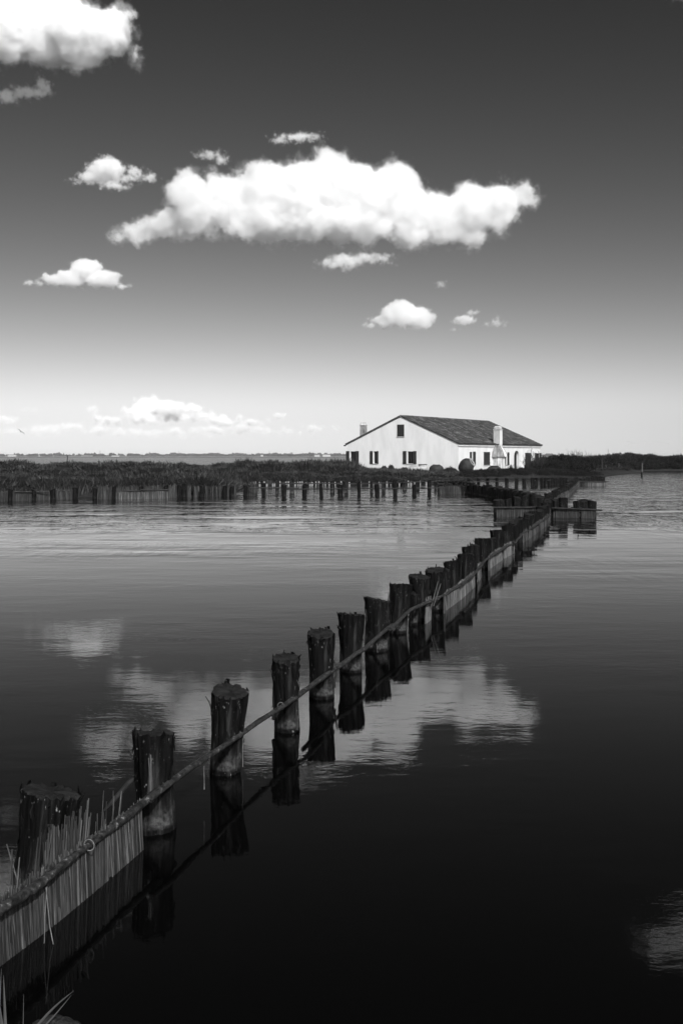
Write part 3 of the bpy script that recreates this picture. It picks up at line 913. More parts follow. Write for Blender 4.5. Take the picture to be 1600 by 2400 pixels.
def build_other_fences():
    dk = MAT['reed_dark']
    # --- shore fence, front row
    rows = [(-60, 1176, 1150), (29, 1174, 1147), (84, 1172.6, 1149), (129, 1171, 1146), (180, 1170, 1142), (226, 1169.5, 1142), (270, 1170, 1141), (300, 1168, 1142),
            (336, 1168.5, 1140), (362, 1167, 1141), (392, 1167, 1138), (422, 1166, 1136), (434, 1165.5, 1135), (476, 1165, 1138), (529, 1164, 1138), (544, 1163.5, 1139), (576, 1163, 1137),
            (584, 1162, 1137), (619, 1162.5, 1132), (666, 1164, 1136), (714, 1162.5, 1136), (753, 1164, 1134), (797, 1162, 1137), (798.5, 1162, 1136),
            (841, 1161.6, 1128), (883, 1161, 1136), (925, 1159.6, 1126), (969, 1160, 1136), (1004.5, 1159, 1126)]
    F = row_fence('shore_fence', 'front row of short posts with reed mats along the marsh edge at the left', 'fence', rows, dy=-.28)
    L = pix_line([(-60, 1176), (29, 1174), (84, 1172.6), (129, 1171), (176, 1170)])
    F.mat([(p.x, p.y - .12) for p in L], .40, .03, .034, dk, 2, .03, .04, .1, .02, 21)
    L = pix_line([(226, 1169.5), (270, 1170), (336, 1168.5), (392, 1167), (434, 1165.5)])
    F.mat([(p.x, p.y - .12) for p in L], .62, .03, .034, dk, 2, .03, .10, .1, .0, 22)
    F.mat([(p.x, p.y - .2) for p in pix_line([(272, 1170), (336, 1169.5), (394, 1168)])], .36, .03, .034, MAT['reed_far'], 1, .03, .03, .1, .0, 23)
    L = pix_line([(436, 1165), (476, 1164), (529, 1163.5), (576, 1162.5), (600, 1162)])
    F.mat([(p.x, p.y - .12) for p in L], .55, .055, .05, dk, 2, .03, .10, .1, .12, 24)
    L = pix_line([(600, 1162), (660, 1161)])
    F.mat([(p.x, p.y - .12) for p in L], .36, .10, .05, dk, 1, .03, .10, .1, .1, 25)
    for (x0, y0, x1, y1, z, r, mt) in ((-60, 1176, 30, 1174, .42, .03, 'pole'), (36, 1174, 118, 1172, .44, .035, 'pole'), (120, 1171, 178, 1170, .47, .035, 'pole'),
                                      (262, 1170, 330, 1169, .42, .04, 'rail'), (330, 1169, 396, 1168, .46, .04, 'rail'), (585, 1163, 700, 1163, .47, .035, 'pole'),
                                      (660, 1164, 800, 1163, .40, .03, 'rail'), (790, 1162, 900, 1161, .385, .03, 'rail'), (895, 1161, 1040, 1159.5, .385, .03, 'rail')):
        a, b = at(x0, y0), at(x1, y1)
        F.rail([a + Vector((0, -.12, z)), b + Vector((0, -.12, z + rnd.uniform(-.02, .02)))], r, mt, 5, wob=.012)
    # --- second row behind it
    rows = [(545, 1157, 1131), (649, 1159, 1129), (684, 1158, 1129), (779, 1156, 1129), (811, 1157, 1127), (870.6, 1156.5, 1127), (898.6, 1154, 1126), (948, 1150, 1126), (978, 1149, 1124),
            (1021, 1148, 1126), (1046, 1146, 1125), (1070, 1145, 1124)]
    F = row_fence('inner_fence', 'second row of posts just behind the shore fence below the gable wall', 'fence', rows, 'post_grey')
    for (x0, y0, x1, y1, z) in ((600, 1158, 700, 1158, .62), (690, 1158, 800, 1156.5, .6), (790, 1157, 905, 1154.5, .57), (900, 1154, 1030, 1148, .56), (1020, 1148, 1085, 1145, .58)):
        a, b = at(x0, y0), at(x1, y1)
        F.rail([a + Vector((0, -.02, z)), b + Vector((0, -.02, z))], .032, 'pole', 5, wob=.012)
    # --- pale stakes against the bank
    a = at(545, 1138)
    F = Fence('stake_row', 'row of thin pale stakes against the dark marsh bank left of the house', 'fence', (a.x, a.y, 0))
    pr = random.Random(5)
    x = 540.0
    sm = MB(); sm.tube([(0, 0, -.3), (0.01, 0, .3), (0, .01, .62)], [.06, .06, .045], 6)
    sme = sm.mesh('stake'); sme.materials.append(MAT['pale_stake'])
    while x < 985:
        x += pr.choice((5, 6, 7, 9, 14, 20))
        p = at(x, 1138.5 - (x - 540) * .004)
        s = link('stake', sme, None, F.o, p - F.loc)
        s.scale = (pr.uniform(.7, 1.3),) * 2 + (pr.uniform(.3, .56),)
    # --- dense line of posts running straight out to the junction
    F = Fence('packed_post_line', 'line of tightly packed dark posts running from the shore to the fence junction', 'fence', (7.6, 37, 0))
    y = 37.0
    while y < 58.5:
        x = 7.55 + .30 * math.sin((y - 37) / 21 * 3.1) - (0.25 if y > 50 else 0) * (y - 50) / 8
        F.post(x, y, rnd.uniform(.52, .66), rnd.uniform(.15, .19), .13)
        y += rnd.uniform(.36, .5)
    a, b = at(1027, 1158.5), at(1090, 1157)
    for px in (1030, 1037, 1046, 1056, 1066, 1075, 1083, 1090):
        p = at(px, 1157.5)
        F.post(p.x, p.y, rnd.uniform(.45, .62), .14, .12)
    F.mat([(a.x, a.y - .2), (b.x, b.y - .2)], .46, .05, .05, dk, 2, .02, .04, .1, .0, 31)
    # --- cross arms at the junction
    A, J, B = Vector((5.6, 36.05, 0)), Vector((7.42, 35.9, 0)), Vector((8.84, 34.85, 0))
    F = Fence('cross_fence', 'short cross arm of posts and reed mat sticking out both sides of the junction', 'fence', (5.6, 36, 0))
    for (px, yt, yb) in ((1166, 1172, 1208), (1176, 1173, 1208), (1193, 1170, 1208), (1214, 1166, 1208), (1232, 1164, 1208), (1252, 1163, 1208), (1266, 1165, 1208),
                         (1291, 1175, 1212), (1306, 1173, 1212.5), (1322, 1169, 1213), (1357, 1175, 1214), (1369, 1174, 1214), (1388, 1175, 1214.5)):
        p = at(px, yb)
        F.post(p.x, p.y + .14, CAM_H - (yt - HOR) / F_PX * p.y, .17 if px > 1300 else .15, .12)
    f = MAT['reed_far']
    F.mat([(A.x, A.y - .05), (J.x, J.y - .1)], .33, .02, .026, dk, 2, .02, .025, .1, .0, 32)
    J2 = Vector((7.55, 35.6, 0))
    M1, M2 = J2.lerp(B, .63), J2.lerp(B, .69)
    F.mat([(J2.x, J2.y), (M1.x, M1.y)], .34, .016, .026, dk, 2, .02, .03, .1, .0, 33)
    F.mat([(M2.x, M2.y), (B.x, B.y)], .33, .016, .026, dk, 2, .02, .03, .1, .03, 34)
    F.rail([A + Vector((-.12, -.12, .33)), J + Vector((0, -.16, .345))], .028, 'rail', 6, wob=.006)
    F.rail([J2 + Vector((-.05, -.1, .335)), B + Vector((.22, -.15, .30))], .03, 'rail', 6, wob=.006)
    F.rail([M1 + Vector((-.2, .3, .36)), B + Vector((-.4, .25, .37))], .02, 'rail', 5, wob=.004)
    mb = MB(); p = at_d(1356, 1178, 34.9)
    mb.tube([p - F.loc, p - F.loc + Vector((-.06, 0, .13))], [.022, .012], 5)
    mb.build('broken_stick', MAT['splinter'], F.o)
    # --- far canal fence in front of the side wall
    rows = [(1097, 1142.5, 1120.5), (1121, 1142, 1121), (1142.5, 1142, 1121), (1164.6, 1142, 1121), (1187, 1142, 1121.5), (1210, 1141.5, 1120.5), (1228, 1141, 1121), (1248, 1140.5, 1121), (1256, 1140, 1121),
            (1269, 1140, 1120), (1277, 1139.5, 1121), (1286, 1139, 1120), (1293, 1138.5, 1120), (1300, 1138, 1120), (1306, 1138, 1121), (1313, 1138, 1120), (1321, 1138, 1120), (1328, 1137.5, 1121)]
    F = row_fence('canal_fence', 'far row of posts with two thin rails before the side wall', 'fence', rows)
    for (x0, y0, x1, y1, z) in ((1020, 1144, 1150, 1142, .66), (1145, 1142, 1265, 1140, .66), (1085, 1142.5, 1180, 1142, .40), (1175, 1142, 1290, 1139, .42)):
        a, b = at(x0, y0), at(x1, y1)
        F.rail([a + Vector((0, -.02, z)), b + Vector((0, -.02, z))], .03, 'rail', 5, wob=.01)
    # --- breakwater at the far end
    a, b = at(1350, 1138.5), at(1418, 1138.5)
    F = Fence('breakwater', 'low dark breakwater of packed posts at the far right end of the long fence', 'breakwater', (a.x, a.y, 0))
    for px in (1352, 1362, 1371, 1376, 1381, 1386, 1391, 1396, 1401, 1406, 1411, 1415):
        p = at(px, 1137.5)
        F.post(p.x, p.y + .3, (.62 if px > 1365 else .55) + rnd.uniform(-.04, .04), .15, .12)
    c = at(1368, 1138.5)
    F.mat([(c.x, c.y), (b.x, b.y)], .30, .035, .045, MAT['reed_far'], 2, .02, .02, .1, 0, 41)
    F.mat([(a.x, a.y), (c.x, c.y)], .30, .06, .045, dk, 1, .02, .02, .1, .05, 42)
    F.rail([a + Vector((0, -.1, .32)), b + Vector((.25, -.1, .30))], .04, 'rail', 6, wob=.01)
    F.rail([a + Vector((0, .1, .56)), c + Vector((.1, .1, .56))], .025, 'rail', 5, wob=.01)

# ------------------------------------------------------------------ house
CORN = Vector((11.72, 100.0, 0.0))            # near corner of the house, on the ground plan
EX = Vector((.559, .829, 0)); EY = Vector((-.829, .559, 0))
HL, HW = 21.0, 13.4
Z0, ZE, ZR = 0.72, 3.39, 6.25


def side_x(px):
    k = (px - CX) / F_PX
    return (k * CORN.y - CORN.x) / (EX.x - k * EX.y)


def gab_y(px):
    k = (px - CX) / F_PX
    return (k * CORN.y - CORN.x) / (EY.x - k * EY.y)


def side_z(px, py):
    return CAM_H + (HOR - py) / F_PX * (CORN.y + EX.y * side_x(px))


def gab_z(px, py):
    return CAM_H + (HOR - py) / F_PX * (CORN.y + EY.y * gab_y(px))


def boolean_cut(me, cutters):
    o = bpy.data.objects.new('cut', me); C.objects.link(o)
    co = []
    for cme in cutters:
        c = bpy.data.objects.new('cutter', cme); C.objects.link(c); co.append(c)
        md = o.modifiers.new('b', 'BOOLEAN'); md.operation = 'DIFFERENCE'; md.object = c; md.solver = 'EXACT'
    dg = bpy.context.evaluated_depsgraph_get(); dg.update()
    out = bpy.data.meshes.new_from_object(o.evaluated_get(dg))
    for x in co + [o]:
        bpy.data.objects.remove(x)
    return out


def box_mesh(c, s):
    mb = MB(); mb.box(c, s)
    return mb.mesh('cutter')


def build_house():
    H = empty('farmhouse', CORN, math.atan2(EX.y, EX.x))
    tag(H, 'low white lime washed farmhouse with a tiled gable roof and dark shutters by the water', 'house')
    z0 = 0.2
    mb = MB()
    prof = [(0, z0), (HW, z0), (HW, ZE), (HW / 2, ZR - .02), (0, ZE)]
    V = [(0, y, z) for y, z in prof] + [(HL, y, z) for y, z in prof]
    n = 5
    mb.add(V, [(0, 1, 2, 3, 4)[::-1], (5, 6, 7, 8, 9)] + [(i, (i + 1) % n, n + (i + 1) % n, n + i) for i in range(n)])
    body = mb.mesh('wall')
    # openings: (plane, a0, a1, z0, z1)
    wins = []
    G = lambda zx: 800 + zx / 5.6
    Gy = lambda zy: 960 + zy / 5.6
    for (x0, x1, y0, y1) in ((113, 185, 548, 708), (420, 462, 548, 708), (862, 940, 548, 708)):
        wins.append(('g', gab_y(G(x1)), gab_y(G(x0)), gab_z(G(x0), Gy(y1)), gab_z(G(x0), Gy(y0))))
    attic = ('g', gab_y(G(820)), gab_y(G(735)), gab_z(G(776), Gy(352)), gab_z(G(776), Gy(200)))
    S = lambda zx: 1060 + zx / 6.533
    Sy = lambda zy: 970 + zy / 6.533
    for (x0, x1, y0, y1) in ((262, 304, 582, 780), (476, 564, 586, 782), (790, 826, 592, 778), (1108, 1196, 600, 790), (1272, 1328, 602, 790)):
        wins.append(('s', side_x(S(x0)), side_x(S(x1)), side_z(S(x0), Sy(y1)), side_z(S(x0), Sy(y0))))
    dx0, dx1 = side_x(S(940)), side_x(S(1016))
    dz1 = side_z(S(975), Sy(563))
    cut = []
    DP = .32
    for (pl, a, b, c, d) in wins + [attic]:
        DP = .24 if pl == 'g' else .15
        if pl == 'g':
            cut.append(box_mesh((0, (a + b) / 2, (c + d) / 2), (2 * DP, b - a, d - c)))
        else:
            cut.append(box_mesh(((a + b) / 2, 0, (c + d) / 2), (b - a, 2 * DP, d - c)))
    # arched doorway, deep
    mbd = MB()
    rad = (dx1 - dx0) / 2
    arc = [(dx0, .3)] + [((dx0 + dx1) / 2 - rad * math.cos(t), dz1 - rad + rad * math.sin(t)) for t in [math.pi * q / 14 for q in range(15)]] + [(dx1, .3)]
    m = len(arc)
    mbd.add([(x, -.3, z) for x, z in arc] + [(x, .34, z) for x, z in arc],
            [tuple(range(m)), tuple(reversed(range(m, 2 * m)))] + [(i + m, (i + 1) % m + m, (i + 1) % m, i) for i in range(m)])
    dm = mbd.mesh('cutter')
    bmx = bmesh.new(); bmx.from_mesh(dm); bmesh.ops.recalc_face_normals(bmx, faces=bmx.faces); bmx.to_mesh(dm); bmx.free()
    bmx = bmesh.new(); bmx.from_mesh(body); bmesh.ops.recalc_face_normals(bmx, faces=bmx.faces); bmx.to_mesh(body); bmx.free()
    cut.append(dm)
    wall = boolean_cut(body, cut)
    wall.materials.clear()
    link('wall', wall, MAT['plaster'], H)
    # door leaf deep in the arch
    mb = MB(); mb.box(((dx0 + dx1) / 2, .36, (dz1 + .3) / 2), (dx1 - dx0 - .02, .10, dz1 - .34))
    mb.build('doorway', MAT['dark'], H)
    # windows with frames, panes, sills and shutters
    plan = {0: ('g', 'LR', (62, 106), (185, 230)), 1: ('g', 'LR', (375, 412), (462, 487)), 2: ('g', 'LR', (808, 853), (940, 985)),
            3: ('s', 'R', None, (308, 346)), 4: ('s', 'C', None, None), 5: ('s', 'R', None, (834, 860)), 6: ('s', 'C', None, None), 7: ('s', 'LR', (1255, 1275), (1326, 1350))}

    def shutter(win, plane, a, b, c, d, off, closed=False):
        """plank shutter leaf spanning a..b along the wall"""
        mb = MB()
        k = 3
        pw = (b - a) / k
        for q in range(k):
            cc = a + pw * (q + .5)
            if plane == 'g': mb.box((-off, cc, (c + d) / 2), (.035, pw - .012, d - c))
            else: mb.box((cc, -off, (c + d) / 2), (pw - .012, .035, d - c))
        for z in (c + (d - c) * .16, c + (d - c) * .84):
            if plane == 'g': mb.box((-off - .03, (a + b) / 2, z), (.024, b - a - .02, .09))
            else: mb.box(((a + b) / 2, -off - .03, z), (b - a - .02, .024, .09))
        mb.build('shutter', MAT['shutter'], win)

    for i, (pl, a, b, c, d) in enumerate(wins + [attic]):
        g = pl == 'g'
        W = bpy.data.objects.new('window', None)
        mb = MB()
        fw = .06
        dp = (.24 if g else .15) - .05

        def bar(a0, a1, c0, c1, dd, th=.05):
            if g: mb.box((dd, (a0 + a1) / 2, (c0 + c1) / 2), (th, a1 - a0, c1 - c0))
            else: mb.box(((a0 + a1) / 2, dd, (c0 + c1) / 2), (a1 - a0, th, c1 - c0))
        bar(a + .003, a + fw, c + .003, d - .003, dp); bar(b - fw, b - .003, c + .003, d - .003, dp)
        bar(a + fw + .003, b - fw - .003, c + .003, c + fw, dp); bar(a + fw + .003, b - fw - .003, d - fw, d - .003, dp)
        if b - a > .7: bar((a + b) / 2 - .025, (a + b) / 2 + .025, c + fw + .003, d - fw - .003, dp)
        W = mb.build('window', MAT['shutter'], H)
        mb = MB(); bar(a + fw - .01, b - fw + .01, c + fw - .01, d - fw + .01, dp + .01, .012)
        mb.build('pane', MAT['glass'], W)
        mb = MB()
        if g: mb.box((-.03, (a + b) / 2, c - .035), (.10, b - a + .16, .05))
        else: mb.box(((a + b) / 2, -.03, c - .035), (b - a + .16, .10, .05))
        mb.build('sill', MAT['plaster_old'], W)
        if i == len(wins):
            mid = (a + b) / 2
            shutter(W, 'g', a - .03, mid - .006, c - .03, d + .03, .025); shutter(W, 'g', mid + .006, b + .03, c - .03, d + .03, .025)
            continue
        pl, kind, l, r = plan[i]
        if kind == 'C':
            mid = (a + b) / 2
            shutter(W, pl, a - .02, mid - .006, c - .02, d + .02, .025); shutter(W, pl, mid + .006, b + .02, c - .02, d + .02, .03)
        else:
            px = (lambda v: gab_y(G(v))) if g else (lambda v: side_x(S(v)))
            for q in (l, r):
                if q:
                    u, v = sorted((px(q[0]), px(q[1])))
                    shutter(W, pl, u, v, c - .05, d + .03, .045)
    # roof: slabs, tile courses, ridge
    ov, go = .20, .08
    sl = math.atan2(ZR - ZE, HW / 2)
    L = math.hypot(ZR - ZE, HW / 2) + ov
    mb = MB()
    for s in (0, 1):
        yE = -ov * math.cos(sl) if s == 0 else HW + ov * math.cos(sl)
        zE = ZE - ov * math.sin(sl)
        V = []
        for x in (-go, HL + go):
            for dz in (.0, .07):
                V.append((x, yE, zE + dz + .01)); V.append((x, HW / 2, ZR + dz + .01))
        mb.add(V, [(0, 4, 5, 1), (2, 3, 7, 6), (0, 2, 6, 4), (0, 1, 3, 2), (4, 6, 7, 5)])
    roof = mb.build('roof', MAT['slab'], H)
    mb = MB()
    pr = random.Random(9)
    ncol, ncourse = 92, 19
    cw, cl = (HL + 2 * go) / ncol, L / ncourse
    for s in (0, 1):
        yE = -ov * math.cos(sl) if s == 0 else HW + ov * math.cos(sl)
        zE = ZE - ov * math.sin(sl) + .085
        ud = Vector((0, math.cos(sl) * (1 if s == 0 else -1), math.sin(sl)))
        nn = Vector((0, -math.sin(sl) * (1 if s == 0 else -1), math.cos(sl)))
        for r in range(ncourse):
            for c in range(ncol):
                base = Vector((-go + cw * (c + .5), yE, zE)) + ud * (cl * r - .03) + nn * pr.uniform(-.006, .014)
                sk = pr.uniform(-.02, .02)
                P = []
                for t, w, lift in ((0, .56, .045), (1.16, .46, .0)):
                    for a in (-90, -35, 35, 90):
                        q = R(a)
                        P.append(base + Vector((math.sin(q) * cw * w + sk * t, 0, 0)) + nn * (math.cos(q) * cw * .42 + lift) + ud * cl * t)
                u = pr.random() + .06 * mnoise.noise(Vector((c * .13, r * .35, s)))
                mi = 0 if u < .42 else (1 if u < .72 else (2 if u < .9 else 3))
                mb.add(P, [(0, 1, 5, 4), (1, 2, 6, 5), (2, 3, 7, 6), (0, 3, 2, 1)], mi, False)
    t = mb.build('roof_tile', MAT['tile'], roof); t['kind'] = 'stuff'
    mb = MB()
    for k in range(54):
        x = -go + (HL + 2 * go) * (k + .5) / 54
        w = (HL + 2 * go) / 54
        mb.tube([(x - w * .58, HW / 2, ZR + .085 + pr.uniform(0, .02)), (x + w * .5, HW / 2, ZR + .10)], [.12, .10], 8, pr.choice((0, 1, 1, 3)))
    t = mb.build('ridge_tile', MAT['tile'], roof); t['kind'] = 'stuff'
    # verge tiles on the gable edge and eaves cornice
    mb = MB()
    for s in (0, 1):
        yE = -ov * math.cos(sl) if s == 0 else HW + ov * math.cos(sl)
        a = Vector((-go + .02, yE, ZE - ov * math.sin(sl) + .13)); b = Vector((-go + .02, HW / 2, ZR + .13))
        for k in range(19):
            mb.tube([a.lerp(b, k / 19) + Vector((0, 0, .02)), a.lerp(b, (k + 1.1) / 19)], [.06, .055], 6, pr.choice((0, 2, 1)))
    t = mb.build('verge_tile', MAT['tile'], roof); t['kind'] = 'stuff'
    mb = MB()
    mb.box((HL / 2, -.06, ZE - .14), (HL + .1, .12, .16)); mb.box((HL / 2, HW + .06, ZE - .14), (HL + .1, .12, .16))
    mb.build('cornice', MAT['plaster'], H)
    mb = MB()
    mb.tube([(-.15, HW + .30, ZE - .10), (HL + .1, HW + .30, ZE - .10)], .07, 8)
    mb.build('gutter', MAT['shutter'], H)
    # free chimney on the hidden slope
    b = 10.9
    x = 2.0
    # place so that it shows at px 851
    best = min((abs((CX + F_PX * ((CORN + EX * 2.0 + EY * yy).x) / (CORN + EX * 2.0 + EY * yy).y) - 851.5), yy) for yy in [8 + .05 * q for q in range(120)])
    yc = best[1]
    P = CORN + EX * x + EY * yc
    zt = lambda py: CAM_H + (HOR - py) / F_PX * P.y
    mb = MB(); zr = ZR - (yc - HW / 2) * math.tan(sl)
    mb.box((x, yc, (zr - .35 + zt(997)) / 2), (.56, .56, zt(997) - zr + .35))
    ch = mb.build('chimney', MAT['plaster_dark'], H)
    mb = MB(); mb.box((x, yc, zt(996.5)), (.66, .66, .05))
    w0, w1, za, zc = .30, .22, zt(996), zt(989.5)
    mb.add([(x + sx * w, yc + sy * w, z) for z, w in ((za, w0), (zc, w1)) for sx, sy in ((-1, -1), (1, -1), (1, 1), (-1, 1))],
           [(0, 1, 5, 4), (1, 2, 6, 5), (2, 3, 7, 6), (3, 0, 4, 7), (4, 5, 6, 7)])
    mb.build('chimney_cap', MAT['plaster_old'], ch)
    # outside chimney with its flared breast on the side wall
    xc = side_x(1160.5)
    D = CORN.y + EX.y * xc
    zz = lambda zy: CAM_H + (HOR - Sy(zy)) / F_PX * D
    yc = -.28
    mb = MB()
    hw = .37
    mb.box((xc, yc, (zz(246) + zz(500)) / 2), (hw * 2 * .86, hw * 2, zz(246) - zz(500)))
    me = mb.mesh('chimney')
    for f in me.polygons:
        if f.normal.x < -.5: f.material_index = 1  # shade on the gable side of the stack, painted as greyer plaster
    ch = link('chimney', me, [MAT['plaster'], MAT['plaster_shade']], H)
    mb = MB()
    mb.box((xc, yc, zz(243)), (hw * 2 * .86 + .10, hw * 2 + .10, .07))
    mb.box((xc, yc, (zz(240) + zz(208)) / 2 + .03), (hw * 1.6, hw * 1.86, zz(208) - zz(240)))
    w0, w1 = hw * .82, hw * .6
    za, zc = zz(208) + .032, zz(190)
    mb.add([(xc + sx * w, yc + sy * w, z) for z, w in ((za, w0), (zc, w1)) for sx, sy in ((-1, -1), (1, -1), (1, 1), (-1, 1))],
           [(0, 1, 5, 4), (1, 2, 6, 5), (2, 3, 7, 6), (3, 0, 4, 7), (4, 5, 6, 7)])
    mb.build('chimney_cap', MAT['plaster_old'], ch)
    # breast: eight sided bell under the eave, standing on a narrower foot
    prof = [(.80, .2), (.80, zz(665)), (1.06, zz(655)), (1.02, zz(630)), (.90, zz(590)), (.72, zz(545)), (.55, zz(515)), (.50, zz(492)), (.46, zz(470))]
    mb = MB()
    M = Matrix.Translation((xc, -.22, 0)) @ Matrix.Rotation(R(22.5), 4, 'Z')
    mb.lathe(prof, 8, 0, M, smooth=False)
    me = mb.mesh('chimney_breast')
    for f in me.polygons:                              # side flanks painted darker as shade, with old stain towards the gable
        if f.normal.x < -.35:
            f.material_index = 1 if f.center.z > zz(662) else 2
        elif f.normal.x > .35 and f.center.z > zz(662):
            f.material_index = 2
    link('chimney_breast', me, [MAT['plaster'], MAT['plaster_dark'], MAT['plaster_old']], H)
    mb = MB()
    for k, w in ((4, .02), (5, .028), (6, .028), (7, .02)):   # cracks and ribs along the edges of the bell
        a = R(22.5 + 45 * k)
        pts = [(xc + r * 1.0 * math.cos(a), -.22 + r * 1.0 * math.sin(a), z) for r, z in prof]
        mb.tube(pts, w, 4)
    mb.build('rib', MAT['slab'], ch)
    # eave tiles stepping round the chimney neck
    mb = MB(); mb.box((xc, -.34, zz(466)), (hw * 2 + .22, hw * 2 * .6, .09))
    mb.build('flashing', MAT['slab'], ch)


# ------------------------------------------------------------------ jars
def jar_mesh(h, r, mouth, name='jar'):
    prof = [(r * .35, 0), (r * .62, h * .12), (r * .9, h * .34), (r, h * .55), (r * .93, h * .74), (r * .72, h * .88), (mouth, h * .95)]
    mb = MB(); mb.lathe(prof, 28, 0, caps=False)
    mb.add([(r * .35 * math.cos(2 * math.pi * k / 28), r * .35 * math.sin(2 * math.pi * k / 28), 0) for k in range(28)], [tuple(reversed(range(28)))])
    return mb.mesh(name)


def jar(label, loc, h, r, mouth, mat, rim_mat, rot=(0, 0, 0)):
    J = empty('clay_jar', loc)
    J.rotation_euler = rot
    tag(J, label, 'jar', 'big clay jars in the grass by the house')
    link('body', jar_mesh(h, r, mouth, 'body'), mat, J)
    mb = MB()
    mb.lathe([(mouth, h * .95), (mouth * 1.10, h * .96), (mouth * 1.12, h), (mouth * .86, h), (mouth * .82, h * .93)], 28, 0, caps=False)
    mb.build('rim', rim_mat, J)
    mb = MB()
    mb.lathe([(mouth * .83, h * .93), (mouth * .9, h * .85), (.02, h * .8)], 28, 0, caps=False)
    mb.build('mouth', MAT['dark'], J)
    return J


def build_jars():
    D = 97.0
    P = at_d(1091, 1092.5, D)
    axis = Vector((.78, -.36, .52)).normalized()
    jar('big clay jar tipped on its side with a pale rimmed mouth facing right', P - axis * .75, 1.55, .72, .42, MAT['jar'], MAT['jar_rim'], axis.to_track_quat('Z', 'Y').to_euler())
    P = at_d(1157.5, 1104, 98.5)
    jar('upright dark clay jar with a wide rim in front of the outside chimney', P + Vector((0, 0, -.72)), 1.25, .80, .40, MAT['jar'], MAT['jar'])
    P = at_d(971, 1097, 99.5)
    jar('squat whitewashed clay jar half sunk in grass under the gable', P + Vector((0, 0, -.85)), 1.1, .80, .36, MAT['jar_pale'], MAT['jar_pale'])
    P = at_d(990, 1095, 101)
    jar('pale jar with a thin flat rim just showing behind the whitewashed one', P + Vector((0, 0, -.85)), 1.15, .55, .42, MAT['jar_pale'], MAT['jar'])
    P = at_d(1022, 1098, 99)
    jar('grey clay jar with a wide pale rim standing left of the tipped jar', P + Vector((0, 0, -.80)), 1.22, .74, .34, MAT['jar'], MAT['jar_rim'])


# ------------------------------------------------------------------ ground
def poly_ground(name, outline, zfun, step, mat, kind='structure', skirt=-.6):
    """triangulated sheet inside an outline with a skirt down into the water"""
    bm = bmesh.new()
    vs_ = [bm.verts.new((x, y, 0)) for x, y in outline]
    f = bm.faces.new(vs_)
    if f.normal.z < 0: f.normal_flip()
    x0, x1 = min(p[0] for p in outline), max(p[0] for p in outline)
    y0, y1 = min(p[1] for p in outline), max(p[1] for p in outline)
    def cuts(lo, hi, nrm):
        v = lo + step
        while v < hi:
            g = bm.verts[:] + bm.edges[:] + bm.faces[:]
            co = (v, 0, 0) if nrm[0] else (0, v, 0)
            bmesh.ops.bisect_plane(bm, geom=g, plane_co=co, plane_no=nrm)
            v += step
    cuts(x0, x1, (1, 0, 0)); cuts(y0, y1, (0, 1, 0))
    be = [e for e in bm.edges if e.is_boundary]
    for v in bm.verts: v.co.z = zfun(v.co.x, v.co.y)
    r = bmesh.ops.extrude_edge_only(bm, edges=be)
    for v in r['geom']:
        if isinstance(v, bmesh.types.BMVert): v.co.z = skirt
    bmesh.ops.recalc_face_normals(bm, faces=bm.faces)
    me = bpy.data.meshes.new(name); bm.to_mesh(me); bm.free()
    return tag(link(name, me, mat), kind=kind)


ISLAND = [(-46, 47.5), (-19, 50.8), (-6.9, 54.3), (-6.3, 56), (-6.6, 68), (-6, 73.6), (4, 74.5), (9.5, 78), (10.5, 88), (14, 94), (21, 96), (25.5, 97.5), (27.5, 104), (37, 126), (40, 132),
          (40, 150), (10, 165), (-10, 150), (-25, 122), (-50, 112)]


def edge_dist(x, y, poly):
    best = 1e9
    for i in range(len(poly)):
        ax, ay = poly[i]; bx, by = poly[(i + 1) % len(poly)]
        dx, dy = bx - ax, by - ay
        t = max(0, min(1, ((x - ax) * dx + (y - ay) * dy) / (dx * dx + dy * dy)))
        best = min(best, math.hypot(x - ax - t * dx, y - ay - t * dy))
    return best


def island_z(x, y):
    return min(island_full(x, y), .06 + .22 * edge_dist(x, y, ISLAND))


def island_full(x, y):
    t = min(1.0, max(0.0, (y - 52) / 46.0))
    base = .28 + .5 * t if x < 24 else .45
    if x > 8: base = min(base, .62)
    return base + .10 * mnoise.noise(Vector((x * .25, y * .25, 0)))


FAR_R = [(34, 136), (41, 141), (48, 143), (60, 144), (90, 142), (140, 140), (150, 230), (60, 240), (36, 200)]


def build_ground():
    poly_ground('marsh_ground', ISLAND, island_z, 2.5, MAT['soil'])
    poly_ground('far_bank_ground', FAR_R, lambda x, y: min(.35, .05 + .12 * edge_dist(x, y, FAR_R)) + .05 * mnoise.noise(Vector((x * .2, y * .2, 5))), 6.0, MAT['soil'])
    poly_ground('near_bank_ground', [(-7, -7), (7, -7), (7, 1.5), (2, 2.4), (-.3, 3.0), (-2.5, 3.1), (-7, 2.7)], lambda x, y: .12 + .14 * max(0, min(1, (2.4 - y) / 2.0)), .5, MAT['soil'])


# ------------------------------------------------------------------ vegetation
def blade(mb, p, d, L, w, pr, mat):
    d = d.normalized()
    s = d.orthogonal().normalized()
    s = (Matrix.Rotation(pr.uniform(0, 6.28), 3, d) @ s) * w
    q = p + d * L
    mb.add([p - s * .5, p + s * .5, q], [(0, 1, 2)], mat)


